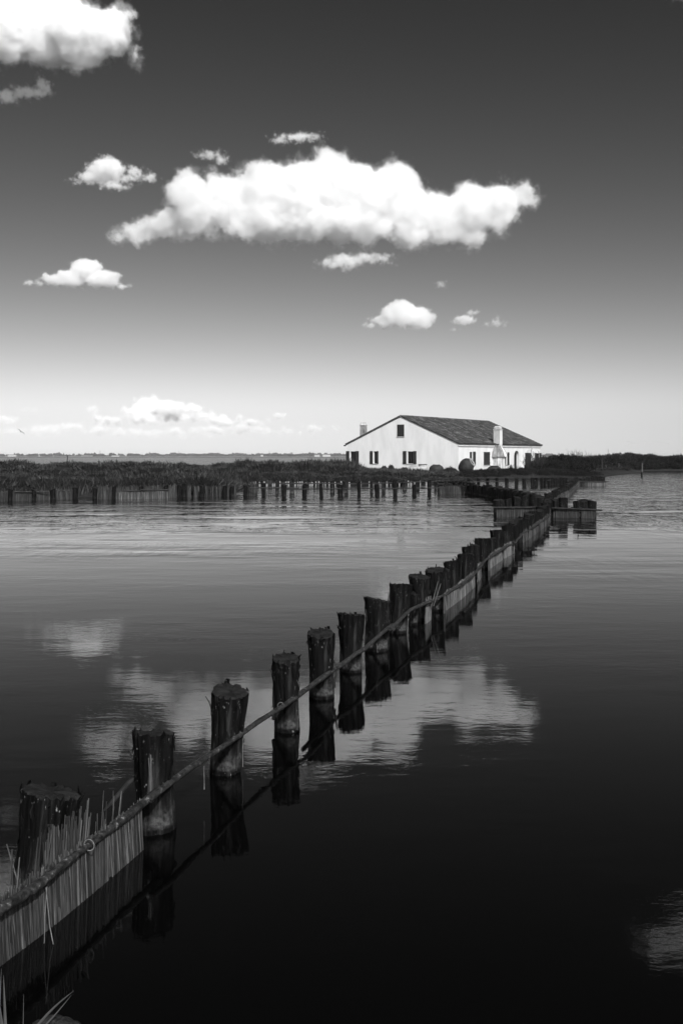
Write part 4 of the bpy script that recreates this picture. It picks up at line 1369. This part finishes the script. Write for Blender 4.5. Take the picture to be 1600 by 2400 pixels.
def scrub_mesh(seed, n=1500, spire=.45):
    """low round salt-marsh shrub, unit radius and height, built of thin upright sprays"""
    pr = random.Random(seed)
    mb = MB()
    ph = Vector((seed * 3.1, seed * 1.7, 0))
    for i in range(n):
        a = pr.uniform(0, 6.283)
        rr = pr.random() ** .55
        x, y = math.cos(a) * rr, math.sin(a) * rr
        top = (1 - rr ** 2.2) ** .55 * (1 + .32 * mnoise.noise(Vector((x * 2.3, y * 2.3, 0)) + ph)) * .92
        z = top * pr.uniform(.25, .95) ** .7
        d = Vector((x * .55 + pr.uniform(-.25, .25), y * .55 + pr.uniform(-.25, .25), 1.0))
        cl = mnoise.noise(Vector((x * 2.6, y * 2.6, z * 2)) - ph)
        u = pr.random() * .6 + .5 * (cl + .5)
        m = 0 if u < .55 else (1 if u < .85 else 2)
        blade(mb, Vector((x, y, max(0, z - .18))), d, pr.uniform(.16, .34), pr.uniform(.028, .05), pr, m)
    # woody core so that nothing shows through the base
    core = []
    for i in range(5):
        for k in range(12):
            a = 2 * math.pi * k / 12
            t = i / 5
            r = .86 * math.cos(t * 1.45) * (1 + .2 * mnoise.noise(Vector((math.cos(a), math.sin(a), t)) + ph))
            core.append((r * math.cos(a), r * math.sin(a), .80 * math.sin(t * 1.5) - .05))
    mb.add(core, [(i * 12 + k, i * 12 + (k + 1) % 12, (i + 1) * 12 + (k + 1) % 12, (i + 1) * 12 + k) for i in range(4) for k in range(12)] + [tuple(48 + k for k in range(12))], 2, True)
    me = mb.mesh('foliage')
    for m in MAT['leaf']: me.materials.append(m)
    return me


class Joined:
    """many copies of a few meshes written into ONE mesh (uncountable ground cover)"""
    def __init__(self):
        self.v, self.t, self.m, self.n, self.cache = [], [], [], 0, {}

    def add(self, me, M):
        if me.name not in self.cache:
            me.calc_loop_triangles()
            co = np.empty(len(me.vertices) * 3, np.float32); me.vertices.foreach_get('co', co)
            tr = np.empty(len(me.loop_triangles) * 3, np.int32); me.loop_triangles.foreach_get('vertices', tr)
            mi = np.empty(len(me.loop_triangles), np.int32); me.loop_triangles.foreach_get('material_index', mi)
            self.cache[me.name] = (co.reshape(-1, 3), tr.reshape(-1, 3), mi)
        co, tr, mi = self.cache[me.name]
        A = np.array(M, np.float32)
        self.v.append(co @ A[:3, :3].T + A[:3, 3])
        self.t.append(tr + self.n); self.m.append(mi)
        self.n += len(co)

    def build(self, name, mats):
        v, t, m = np.concatenate(self.v), np.concatenate(self.t), np.concatenate(self.m)
        me = bpy.data.meshes.new(name)
        me.vertices.add(len(v)); me.vertices.foreach_set('co', v.astype(np.float32).ravel())
        me.loops.add(t.size); me.loops.foreach_set('vertex_index', t.astype(np.int32).ravel())
        me.polygons.add(len(t)); me.polygons.foreach_set('loop_start', np.arange(0, t.size, 3, dtype=np.int32))
        me.polygons.foreach_set('material_index', m.astype(np.int32))
        me.update(calc_edges=True)
        return link(name, me, mats)


def build_scrub():
    lib = [scrub_mesh(s) for s in (1, 2, 3, 4, 5)]
    pr = random.Random(21)
    first_n = [0]

    J, JD = Joined(), Joined()

    def put(x, y, r, h, label):
        if label in (zone_front, zone_mid, zone_back, zone_house):
            M = Matrix.Translation((x, y, island_z(x, y) - .06)) @ Matrix.Rotation(pr.uniform(0, 6.28), 4, 'Z') @ Matrix.Diagonal((r, r * pr.uniform(.8, 1.2), h, 1))
            (JD if x > 10.4 else J).add(pr.choice(lib), M)
            return
        o = link('marsh_shrub', pr.choice(lib), None, None, (x, y, island_z(x, y) - .06))
        o.scale = (r, r * pr.uniform(.8, 1.2), h)
        o.rotation_euler = (0, 0, pr.uniform(0, 6.28))
        tag(o, label, 'shrub')

    zone_front = 'low bushy salt marsh shrub at the water edge behind the shore fence'
    zone_mid = 'low dark salt marsh shrub in the middle of the marsh left of the house'
    zone_back = 'dark salt marsh shrub on the far skyline edge of the marsh'
    zone_house = 'low dark shrub in the grass strip in front of the house'
    n = 0
    # front edge left
    x = -44.0
    while x < -7.3:
        y = 47.9 + (x + 46) * .165 if x > -46 else 48
        put(x, y + 1.5 + pr.uniform(0, .7), pr.uniform(.9, 2.3), pr.uniform(.6, 1.25), zone_front)
        if pr.random() < .55:
            put(x + .6, y + 3.6 + pr.uniform(0, 1.0), pr.uniform(1.2, 1.9), pr.uniform(.7, 1.05), zone_front)
        x += pr.uniform(1.3, 2.0)
    # bank behind the canal
    x = -5.6
    while x < 10.0:
        y = 74.9 + max(0, x - 4) * .6
        put(x, y + pr.uniform(.3, .9), pr.uniform(.9, 1.6), pr.uniform(.5, .8) * (.75 if x > 3.5 else 1), zone_house)
        if pr.random() < .7:
            put(x + .5, y + 2.8 + pr.uniform(0, 1.5), pr.uniform(1.1, 1.7), pr.uniform(.4, .65) * (.7 if x > 3.5 else 1), zone_house)
        x += pr.uniform(1.1, 1.7)
    for (x, y) in ((10.8, 88), (11.8, 92), (13.6, 95), (15.4, 95.6), (17.5, 96.2), (19.6, 96.6), (21.5, 97.2), (23.2, 97.6), (24.3, 98.2), (25.2, 99.5), (22.4, 97.2), (14.5, 95.0), (12.8, 93.6), (16.4, 96.6), (18.6, 97.2), (20.6, 97.6)):
        put(x, y + .6, pr.uniform(.8, 1.2), pr.uniform(.5, .8), zone_house)
    # interior
    placed = 0
    while placed < 150:
        x, y = pr.uniform(-46, 12), pr.uniform(56, 110)
        if x > -6 and y > 90: continue
        if x > 1 and y > 80: continue
        if y < 78 and x > -7: continue
        if y > 111 + (x + 50) * .38 - 2: continue
        big = (x > -9 and y > 70) and pr.random() < .35
        put(x, y, pr.uniform(1.0, 2.7), pr.uniform(.45, 1.1) * (1.4 if big else 1.0), zone_mid if y < 92 else zone_back)
        placed += 1
    for _ in range(34):
        x = pr.uniform(-44, -7); y = pr.uniform(51, 98) if x < -8 else pr.uniform(72, 98)
        if y < 50.5 + (x + 46) * .17: continue
        put(x, y, pr.uniform(1.6, 3.2), pr.uniform(1.0, 1.45), zone_mid)
    # taller dark skyline shrubs left of the gable
    for (px, D, top, r, lab) in ((600, 104, 1076, 2.0, 'dark rounded shrub poking above the marsh skyline, leftmost of the skyline clump beside the house'),
                                 (632, 100, 1074, 1.5, 'small dark shrub on the marsh skyline between two broader ones'), (700, 98, 1076, 2.6, 'broad dark shrub on the marsh skyline midway to the gable'),
                                 (740, 96, 1073.5, 2.4, 'tall broad dark shrub on the marsh skyline below the pale far buildings'), (775, 97, 1074.5, 2.2, 'dark shrub on the marsh skyline second from the gable corner'),
                                 (800, 99, 1076, 2.0, 'dark shrub touching the left corner of the gable wall'), (660, 92, 1079, 2.6, 'very dark mound of scrub below the skyline shrubs'),
                                 (560, 92, 1081, 2.4, 'wide dark mound of scrub left of the skyline shrubs'), (210, 104, 1083.5, 1.4, 'small peaked shrub on the skyline just right of the lagoon pole'),
                                 (110, 101, 1089, 1.8, 'dark shrub on the marsh skyline between the short stake and the lagoon pole'), (300, 106, 1085, 1.8, 'low shrub on the left marsh skyline against the pale lagoon'),
                                 (20, 100, 1093, 1.9, 'dark shrub on the marsh skyline at the left edge, before the short stake')):
        p = at_d(px, top, D)
        z = island_z(p.x, p.y)
        put(p.x, p.y, r, (p.z - z) / .95, lab)
    # individually recognisable round bushes by the house
    for (px, D, top, r, h, lab) in ((1054, 98, 1091, .78, 1.0, 'round dark bush between the grey jar and the tipped jar'),
                                    (900, 103, 1088.5, .36, .7, 'small dark bush against the foot of the gable wall'),
                                    (916, 103, 1085.8, .36, .9, 'taller small dark bush beside the other at the foot of the gable'),
                                    (949, 102, 1093, .5, .6, 'flat dark bush touching the whitewashed jar')):
        p = at_d(px, top, D)
        put(p.x, p.y, r, p.z - island_z(p.x, p.y) + .03, lab)
    tag(J.build('marsh_scrub', MAT['leaf']), kind='stuff')
    tag(JD.build('dark_scrub', MAT['leaf_dark']), kind='stuff')


def build_grass():
    pr = random.Random(31)
    mb = MB()
    from mathutils.geometry import intersect_point_tri_2d
    def inside(x, y):
        c = False
        n = len(ISLAND)
        for i in range(n):
            x0, y0 = ISLAND[i]; x1, y1 = ISLAND[(i + 1) % n]
            if (y0 > y) != (y1 > y) and x < (x1 - x0) * (y - y0) / (y1 - y0) + x0: c = not c
        return c
    N = 0
    while N < 90000:
        x, y = pr.uniform(-46, 27), 48 + 68 * pr.random() ** 1.3
        if not inside(x, y): continue
        q = (Vector((x, y, 0)) - CORN); hx, hy = q.dot(EX), q.dot(EY)
        if -.1 < hx < HL + .1 and -.1 < hy < HW + .1: continue
        hh = .34 * (1 + .8 * mnoise.noise(Vector((x * .35, y * .35, 3))))
        if y > 80 and x > 0: hh *= .6
        if hh < .08: continue
        cl = mnoise.noise(Vector((x * .5, y * .5, 9)))
        u = pr.random() * .7 + cl * .6 + .2
        m = 1 if u > .62 else (0 if u > .25 else 2)
        blade(mb, Vector((x, y, island_z(x, y) - .03)), Vector((pr.uniform(-.35, .35), pr.uniform(-.35, .35), 1)), hh * pr.uniform(.6, 1.4), .05, pr, m)
        N += 1
    o = mb.build('marsh_grass', MAT['leaf'])
    tag(o, kind='stuff')


def twiggy_mesh(seed, n_main, spread, name='branches'):
    pr = random.Random(seed)
    mb = MB()
    def grow(p, d, L, r, lvl):
        q = p + d * L * .5 + Vector((pr.uniform(-.03, .03), pr.uniform(-.03, .03), pr.uniform(-.02, .03)))
        e = p + d * L
        mb.tube([p, q, e], [r, r * .8, r * .5], 4, smooth=False, caps=False)
        if lvl == 0: return
        for k in range(pr.choice((2, 3, 3))):
            nd = (d + Vector((pr.uniform(-.7, .7), pr.uniform(-.7, .7), pr.uniform(-.2, .55)))).normalized()
            grow(p.lerp(e, pr.uniform(.45, 1)), nd, L * pr.uniform(.5, .75), r * .55, lvl - 1)
    for i in range(n_main):
        a = pr.uniform(0, 6.28)
        d = Vector((math.cos(a) * spread, math.sin(a) * spread, 1)).normalized()
        grow(Vector((pr.uniform(-.08, .08), pr.uniform(-.08, .08), -.05)), d, pr.uniform(.55, .85), .030, 4)
    return mb.mesh(name)


def crown_mesh(seed, n=2200, name='crown'):
    """bushy crown in a unit box (radius 1, height 0..1): leaf flakes on several uneven clumps"""
    pr = random.Random(seed)
    mb = MB()
    clumps = []
    for i in range(11):
        a = pr.uniform(0, 6.28); rr = pr.random() ** .6 * .66
        clumps.append((Vector((math.cos(a) * rr, math.sin(a) * rr, pr.uniform(.22, .74) * (1 - .3 * rr))), pr.uniform(.26, .42)))
    for i in range(n):
        c, r = pr.choice(clumps)
        d = Vector((pr.gauss(0, 1), pr.gauss(0, 1), pr.gauss(0, 1))).normalized()
        p = c + Vector((d.x * r, d.y * r, d.z * r * .8)) * pr.random() ** .35
        if p.z < .02: p.z = pr.uniform(.02, .2)
        up = (d + Vector((0, 0, .7)) + Vector((pr.uniform(-.5, .5), pr.uniform(-.5, .5), pr.uniform(-.5, .5))))
        u = pr.random()
        blade(mb, p, up, pr.uniform(.07, .16), pr.uniform(.05, .09), pr, 0 if u < .5 else (1 if u < .72 else 2))
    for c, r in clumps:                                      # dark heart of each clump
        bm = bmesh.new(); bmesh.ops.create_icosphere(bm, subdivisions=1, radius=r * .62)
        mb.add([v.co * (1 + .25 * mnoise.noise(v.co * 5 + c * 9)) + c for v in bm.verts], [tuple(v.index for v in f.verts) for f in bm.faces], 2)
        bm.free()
    me = mb.mesh(name)
    for m in MAT['leaf']: me.materials.append(m)
    return me


def trunk_mesh(seed):
    pr = random.Random(seed)
    mb = MB()
    for k in range(4):
        a = pr.uniform(0, 6.28)
        mb.tube([(0.03 * k, 0, -.15), (.12 * math.cos(a), .12 * math.sin(a), .2), (.4 * math.cos(a), .4 * math.sin(a), .55)], [.06, .045, .02], 5)
    me = mb.mesh('trunk'); me.materials.append(MAT['twig'])
    return me


def build_trees():
    crowns = [crown_mesh(s) for s in (1, 2, 3, 4)]
    dark = [c.copy() for c in crowns[:3]]
    for c in dark:
        c.materials.clear()
        for m in MAT['leaf_dark']: c.materials.append(m)
    trunks = [trunk_mesh(s) for s in (1, 2)]
    pr = random.Random(8)

    def tree(name, x, y, z, r, h, label, group, ry=None):
        o = empty(name, (x, y, z), pr.uniform(0, 6.28))
        tag(o, label, 'tree' if 'tree' in name else 'shrub', group)
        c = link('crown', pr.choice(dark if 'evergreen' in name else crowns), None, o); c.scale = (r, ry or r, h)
        t = link('trunk', pr.choice(trunks), None, o); t.scale = (r * .8, r * .8, h)
        return o
    # dense dark evergreens right of the house
    g = 'dense dark bushes crowding the right end of the house'
    for (px, D, top, r, lab) in ((1272, 103, 1068, 1.5, 'dark dense evergreen bush hiding the far corner of the white house'),
                                 (1296, 101, 1066, 1.5, 'dark dense evergreen bush second from the house end'),
                                 (1320, 100, 1066, 1.5, 'dark dense evergreen bush in the middle of the black clump right of the house'),
                                 (1346, 100, 1066, 1.5, 'dark dense evergreen bush with bare twigs rising behind it'),
                                 (1371, 99.5, 1065.5, 1.35, 'dark dense evergreen bush beside the two tall grey poles'),
                                 (1284, 99, 1078, 1.2, 'lower dark bush at the foot of the black clump nearest the house'),
                                 (1310, 98.6, 1080, 1.2, 'lower dark bush at the foot of the black clump above the fence end'),
                                 (1338, 98.6, 1082, 1.3, 'lower dark bush at the foot of the black clump behind the breakwater'),
                                 (1364, 98.4, 1084, 1.2, 'lowest dark bush of the black clump by the grey poles'),
                                 (1246, 99.5, 1085, 1.15, 'low dark bush under the bare shrub by the arched doorway'),
                                 (1230, 99.4, 1094, .8, 'smallest dark bush right under the arched doorway'),
                                 (1262, 99, 1078, 1.35, 'dark bush in front of the last shuttered window')):
        p = at_d(px, top, D)
        z = island_z(p.x, p.y) - .05
        tree('evergreen_bush', p.x, p.y, z, r, (p.z - z) * 1.10, lab, g)
    # the far right bank
    g = 'scrubby trees along the far right bank'
    lab = ['dark scrubby tree in the long thicket on the far right bank', 'low dark scrub tree at the waterline of the far right bank']
    J = Joined()
    def clump(x, y, z, r, h):
        Rm = Matrix.Rotation(pr.uniform(0, 6.28), 4, 'Z')
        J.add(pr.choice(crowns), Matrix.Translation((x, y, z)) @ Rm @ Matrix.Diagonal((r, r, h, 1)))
    x = 34.0
    k = 0
    while x < 112:
        y = 141 + min(4, (x - 34) * .3) + pr.uniform(0, 2)
        if x < 40: y = 137 + (x - 34) * .6
        top = {0: 1067, 1: 1065.5}.get(k, 1066 + pr.uniform(-1.2, 1.5))
        px = CX + F_PX * x / y
        if 1500 < px < 1560: top += 2
        p = at_d(px, top, y)
        clump(x, y + 1.5, .1, pr.uniform(1.8, 2.5), (p.z - .1) / .94)
        if pr.random() < 1:
            clump(x + pr.uniform(-.8, .8), y + .4, -.1, pr.uniform(1.1, 1.6), pr.uniform(1.1, 1.7))
        x += pr.uniform(1.5, 2.3)
        k += 1
    for (px, top) in ((1432, 1063), (1450, 1062), (1466, 1061.5), (1482, 1062), (1498, 1062.5), (1516, 1064), (1395, 1066), (1410, 1066), (1575, 1066), (1598, 1066)):
        p = at_d(px, top, 158)
        clump(p.x, p.y, .2, 2.6, (p.z - .2) / .94)
    tag(J.build('far_thicket', MAT['leaf_dark']), kind='stuff')
    for (px, D, top, lab) in ((1398, 118, 1096, 'lowest scrub bush on the point of land right behind the grey poles'), (1418, 122, 1092, 'scrub bush by the short leaning pole on the point of land'), (1436, 126, 1090, 'scrub bush in the middle of the point of land'), (1452, 128, 1088, 'tallest scrub bush near the end of the point of land'), (1464, 130, 1092, 'outermost scrub bush at the tip of the point of land')):
        p = at_d(px, top, D)
        tree('scrub_bush', p.x, p.y, .1, 1.3, max(.5, (p.z - .3) / .94), lab, 'scrub on the point of land behind the grey poles')
    # bare shrubs
    for i, (px, D, base, h, r, lab) in enumerate(((1243, 98.5, 1112, 2.75, 1.45, 'bare twiggy shrub standing before the right half of the side wall'),
                                                  (1262, 98.8, 1112, 2.35, 1.2, 'smaller bare twiggy shrub right of the other, before the last windows'),
                                                  (1203, 98.2, 1113, 1.25, .9, 'low bare twiggy bush at the left of the arched doorway'),
                                                  (1346, 103, 1112, 2.85, 1.5, 'bare twiggy shrub rising above the black clump of bushes'),
                                                  (1371, 104, 1112, 2.75, 1.3, 'bare twiggy shrub rising above the right end of the black clump'))):
        p = at_d(px, base, D)
        o = link('bare_shrub', twiggy_mesh(60 + i, 13, .62 if i < 3 else .5), MAT['twig'], None, (p.x, p.y, .38))
        o.scale = (r * .8, r * .8, h * .62)
        tag(o, lab, 'shrub', 'bare leafless shrubs round the house')


# ------------------------------------------------------------------ poles, far shore, bird, near bank
def pole(px, yt, yb, w, label, lean=(0, 0), mat='sleeve', zb=0.0, sleeve=False):
    p = at(px, yb) if zb == 0 else at(px, yb, zb)
    h = (yb - yt) / F_PX * p.y
    r = w / F_PX * p.y / 2
    pr = random.Random(px)
    mb = MB()
    n = 7
    mb.tube([(lean[0] * i / (n - 1) + pr.uniform(-.01, .01), lean[1] * i / (n - 1), -.4 + (h + .4) * i / (n - 1)) for i in range(n)],
            [r * (1.15 - .3 * i / (n - 1)) * pr.uniform(.93, 1.07) for i in range(n)], 9)
    o = empty('mooring_pole', p)
    tag(o, label, 'pole')
    mb.build('shaft', MAT[mat], o)
    if sleeve:
        mb = MB(); mb.tube([(0, 0, -.3), (.01, 0, h * .12), (0, .01, h * .30), (0, 0, h * .34)], [r * 1.7, r * 1.75, r * 1.6, r * 1.2], 10)
        mb.build('collar', MAT['post'], o)
    return o


def build_poles():
    pole(1390.5, 1077, 1114, 2.8, 'tall grey wooden pole at the right edge of the black clump')
    pole(1409.5, 1074, 1112, 3.2, 'tall darker pole a little right of the grey pole on the point', sleeve=True, mat='rail')
    pole(1385, 1078, 1113, 2.0, 'thin dark pole close against the black clump, left of the grey pole', mat='rail')
    pole(1502.5, 1085, 1117, 3.0, 'lone pole with a thick dark collar standing in open water at the right', sleeve=True, lean=(.08, 0))
    pole(1428, 1090, 1108, 1.6, 'short thin pole leaning left on the point of land', lean=(-.55, 0))
    pole(1449, 1086, 1106, 1.6, 'thin upright stake in the scrub at the end of the point')
    pole(158.5, 1067, 1094, 2.2, 'thin dark pole standing in the far lagoon beyond the marsh', mat='rail')
    pole(55.5, 1089, 1101, 2.2, 'short dark stake beyond the marsh near the left edge', mat='rail')


def build_far_shore():
    mb = MB()
    pr = random.Random(17)
    # thin dark reed bank on the far side of the lagoon
    for (x0, x1, D, z) in ((-900, -200, 1290, .5), (-640, -430, 1240, .75), (-430, -60, 1190, .75), (-90, 40, 1180, .6)):
        n = 40
        top = [(x0 + (x1 - x0) * i / n, D + pr.uniform(-3, 3), z * pr.uniform(.55, 1.1)) for i in range(n + 1)]
        V = [(x, y - 6, -.2) for x, y, _ in top] + [(x, y, zz) for x, y, zz in top] + [(x, y + 14, -.2) for x, y, _ in top]
        m = n + 1
        mb.add(V, [(i, i + 1, m + i + 1, m + i) for i in range(n)] + [(m + i, m + i + 1, 2 * m + i + 1, 2 * m + i) for i in range(n)])
    tag(mb.build('far_reed_bank', MAT['far_bank']), kind='structure')
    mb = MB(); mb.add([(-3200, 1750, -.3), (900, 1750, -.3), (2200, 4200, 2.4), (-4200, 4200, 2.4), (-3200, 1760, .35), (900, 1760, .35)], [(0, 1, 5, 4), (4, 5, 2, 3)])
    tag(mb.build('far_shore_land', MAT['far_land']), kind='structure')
    # woods on the far shore: uneven clumps, one mass
    mb = MB()
    for i in range(900):
        px = pr.uniform(-40, 1290)
        D = pr.uniform(1900, 2600)
        x = (px - CX) / F_PX * D
        den = .35 + .65 * max(0, min(1, (px - 180) / 350)) + .5 * mnoise.noise(Vector((px * .02, 0, 4)))
        if pr.random() > den: continue
        h = pr.uniform(2.6, 7.6) * (1 + .7 * mnoise.noise(Vector((px * .035, 2, 0))))
        w = pr.uniform(3, 9)
        for k in range(5):
            c = Vector((x + pr.uniform(-w, w), D + pr.uniform(-3, 3), .6 + pr.uniform(0, .4)))
            r = pr.uniform(.35, .6) * w
            V = [c + Vector((math.cos(q * 1.047) * r, math.sin(q * 1.047) * r, 0)) for q in range(6)]
            V += [c + Vector((math.cos(q * 1.047 + .5) * r * .8, math.sin(q * 1.047 + .5) * r * .8, h * pr.uniform(.5, .75))) for q in range(6)] + [c + Vector((pr.uniform(-1, 1), 0, h * pr.uniform(.8, 1.1)))]
            mb.add(V, [(q, (q + 1) % 6, 6 + (q + 1) % 6, 6 + q) for q in range(6)] + [(6 + q, 6 + (q + 1) % 6, 12) for q in range(6)])
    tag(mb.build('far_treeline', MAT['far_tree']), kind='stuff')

    def shed(px, D, w, h, roof_h, label):
        p = at_d(px, HOR, D)
        o = empty('far_building', (p.x, p.y, .5))
        tag(o, label, 'building')
        mb = MB(); mb.box((0, 0, h / 2), (w, 9, h)); mb.build('wall', MAT['white_paint'], o)
        mb = MB()
        mb.add([(-w / 2 - .3, -4.9, h), (w / 2 + .3, -4.9, h), (w / 2 + .3, 4.9, h), (-w / 2 - .3, 4.9, h), (-w / 2, 0, h + roof_h), (w / 2, 0, h + roof_h)],
               [(0, 1, 5, 4), (2, 3, 4, 5), (1, 2, 5), (3, 0, 4), (0, 3, 2, 1)])
        mb.build('roof', MAT['far_land'], o)
    shed(743, 1800, 9, 2.6, 1.4, 'small pale building on the far shore just left of the house, beside a lower one')
    shed(765, 1800, 14, 3.0, 1.8, 'wider pale building on the far shore nearest the gable wall')
    shed(683, 2000, 5, 6.5, 1.5, 'narrow pale tower on the far shore among the trees')
    shed(614, 2000, 4, 3.2, 1.0, 'tiny white hut on the far shore in the middle of the tree line')
    shed(272, 1900, 14, 1.8, .8, 'long flat white shed on the far shore right of the lagoon pole')
    shed(100, 2000, 44, 2.4, 1.2, 'very long pale low building on the far shore at the left')
    shed(30, 2000, 16, 2.8, 1.2, 'pale low building on the far shore close to the left edge')
    shed(205, 2000, 22, 2.6, 1.0, 'pale low building on the far shore between the long one and the flat shed')

    def mast(px, D, top, label):
        p = at_d(px, top, D)
        o = empty('lattice_mast', (p.x, p.y, .5)); tag(o, label, 'mast')
        mb = MB()
        for a in range(3):
            q = 2.094 * a
            mb.tube([(math.cos(q) * .8, math.sin(q) * .8, 0), (math.cos(q) * .2, math.sin(q) * .2, p.z - .5)], .16, 4)
        for k in range(8):
            z = (p.z - .5) * (k + .5) / 8; r = .8 - .6 * (k + .5) / 8
            for a in range(3):
                q, q2 = 2.094 * a, 2.094 * (a + 1)
                mb.tube([(math.cos(q) * r, math.sin(q) * r, z), (math.cos(q2) * r, math.sin(q2) * r, z + .9)], .09, 3)
        mb.build('lattice', MAT['steel'], o)
    mast(235, 2000, 1056, 'thin lattice mast on the far shore right of the lagoon pole')
    mast(419, 2100, 1057, 'thin lattice mast on the far shore above the low tree line')
    mast(631, 2100, 1056, 'thin lattice mast on the far shore near the middle of the picture')
    mast(1424, 1500, 1052, 'thin lattice mast rising behind the far right thicket')


def build_bird():
    p = at_d(49.5, 1012, 100)
    B = empty('gull', p, R(20)); tag(B, 'small dark gull gliding low over the marsh at the far left', 'bird')
    B.rotation_euler = (R(10), R(38), R(15))
    mb = MB()
    mb.tube([(0, -.20, .0), (0, -.13, .01), (0, -.02, .012), (0, .10, .01), (0, .17, .012), (0, .215, .012), (0, .245, .006)], [.006, .026, .045, .038, .026, .022, .004], 8)
    mb.add([(-.045, -.27, 0), (.045, -.27, 0), (.015, -.14, .008), (-.015, -.14, .008)], [(0, 1, 2, 3), (3, 2, 1, 0)])
    mb.build('body', MAT['bird'], B)
    for s in (-1, 1):
        mb = MB()
        lead = [(0, .07, .02), (.14, .10, .075), (.28, .07, .085), (.45, -.06, .03)]
        trail = [(0, -.07, .015), (.14, -.05, .065), (.28, -.06, .075), (.45, -.075, .028)]
        V = [(s * x, y, z) for x, y, z in lead] + [(s * x, y, z) for x, y, z in trail] + [(s * x, y * .8, z - .012) for x, y, z in lead] + [(s * x, y * .8, z - .012) for x, y, z in trail]
        Fc = []
        for i in range(3):
            Fc += [(i, i + 1, 5 + i, 4 + i), (8 + i, 12 + i, 13 + i, 9 + i), (i, 8 + i, 9 + i, i + 1), (4 + i, 5 + i, 13 + i, 12 + i)]
        mb.add(V, Fc, 0, True)
        mb.build('wing', MAT['bird'], B)


def build_near_bank():
    pr = random.Random(2)
    p = at_d(128, 2396, 3.1)
    bm = bmesh.new(); bmesh.ops.create_icosphere(bm, subdivisions=4, radius=1)
    for v in bm.verts:
        q = v.co.copy()
        v.co = Vector((q.x * .10, q.y * .085, q.z * .085)) * (1 + .25 * mnoise.noise(q * 1.3) + .10 * mnoise.noise(q * 5) + .05 * mnoise.noise(q * 13))
    me = bpy.data.meshes.new('stone'); bm.to_mesh(me); bm.free()
    for f in me.polygons: f.use_smooth = True
    o = link('stone', me, MAT['stone'], None, (p.x, p.y, p.z - .075))
    tag(o, 'rough lichen covered stone at the very bottom left corner of the bank', 'stone')

    def tuft(label, blades):
        T = None
        for (a, b, D0, D1, w, sag) in blades:
            A, B = at_d(a[0], a[1], D0), at_d(b[0], b[1], D1)
            if T is None:
                T = empty('reed_tuft', A); tag(T, label, 'grass tuft'); T0 = A
            mb = MB()
            n = 7
            V = []
            side = (B - A).cross(Vector((0, 1, .2))).normalized()
            for i in range(n + 1):
                t = i / n
                c = A.lerp(B, t) - T0 + Vector((0, 0, sag * math.sin(math.pi * t)))
                ww = w * (1 - t ** 1.6) + .0004
                V += [c - side * ww, c + Vector((0, -ww * .5, 0)), c + side * ww]
            mb.add(V, [(3 * i + k, 3 * i + k + 1, 3 * i + k + 4, 3 * i + k + 3) for i in range(n) for k in range(2)], 0, True)
            mb.build('leaf', MAT['blade'], T)
    tuft('upright reed leaves at the bottom left corner of the bank',
         [((16, 2480), (9, 2285), 2.9, 3.0, .006, 0), ((14, 2480), (-4, 2330), 2.7, 2.8, .008, 0), ((54, 2480), (56, 2330), 2.9, 3.0, .0014, 0), ((-6, 2470), (4, 2270), 2.9, 3.0, .003, 0)])
    tuft('two dry grass leaves arching to the right over the stone',
         [((60, 2440), (174, 2322), 2.9, 3.0, .0045, .012), ((90, 2420), (168, 2332), 2.95, 3.0, .0025, -.004)])


# ------------------------------------------------------------------ build everything
build_materials()
build_water()
build_ground()
build_house()
build_main_fence()
build_other_fences()
build_jars()
build_scrub()
build_grass()
build_trees()
build_poles()
build_far_shore()
build_bird()
build_near_bank()
build_clouds()
build_haze()
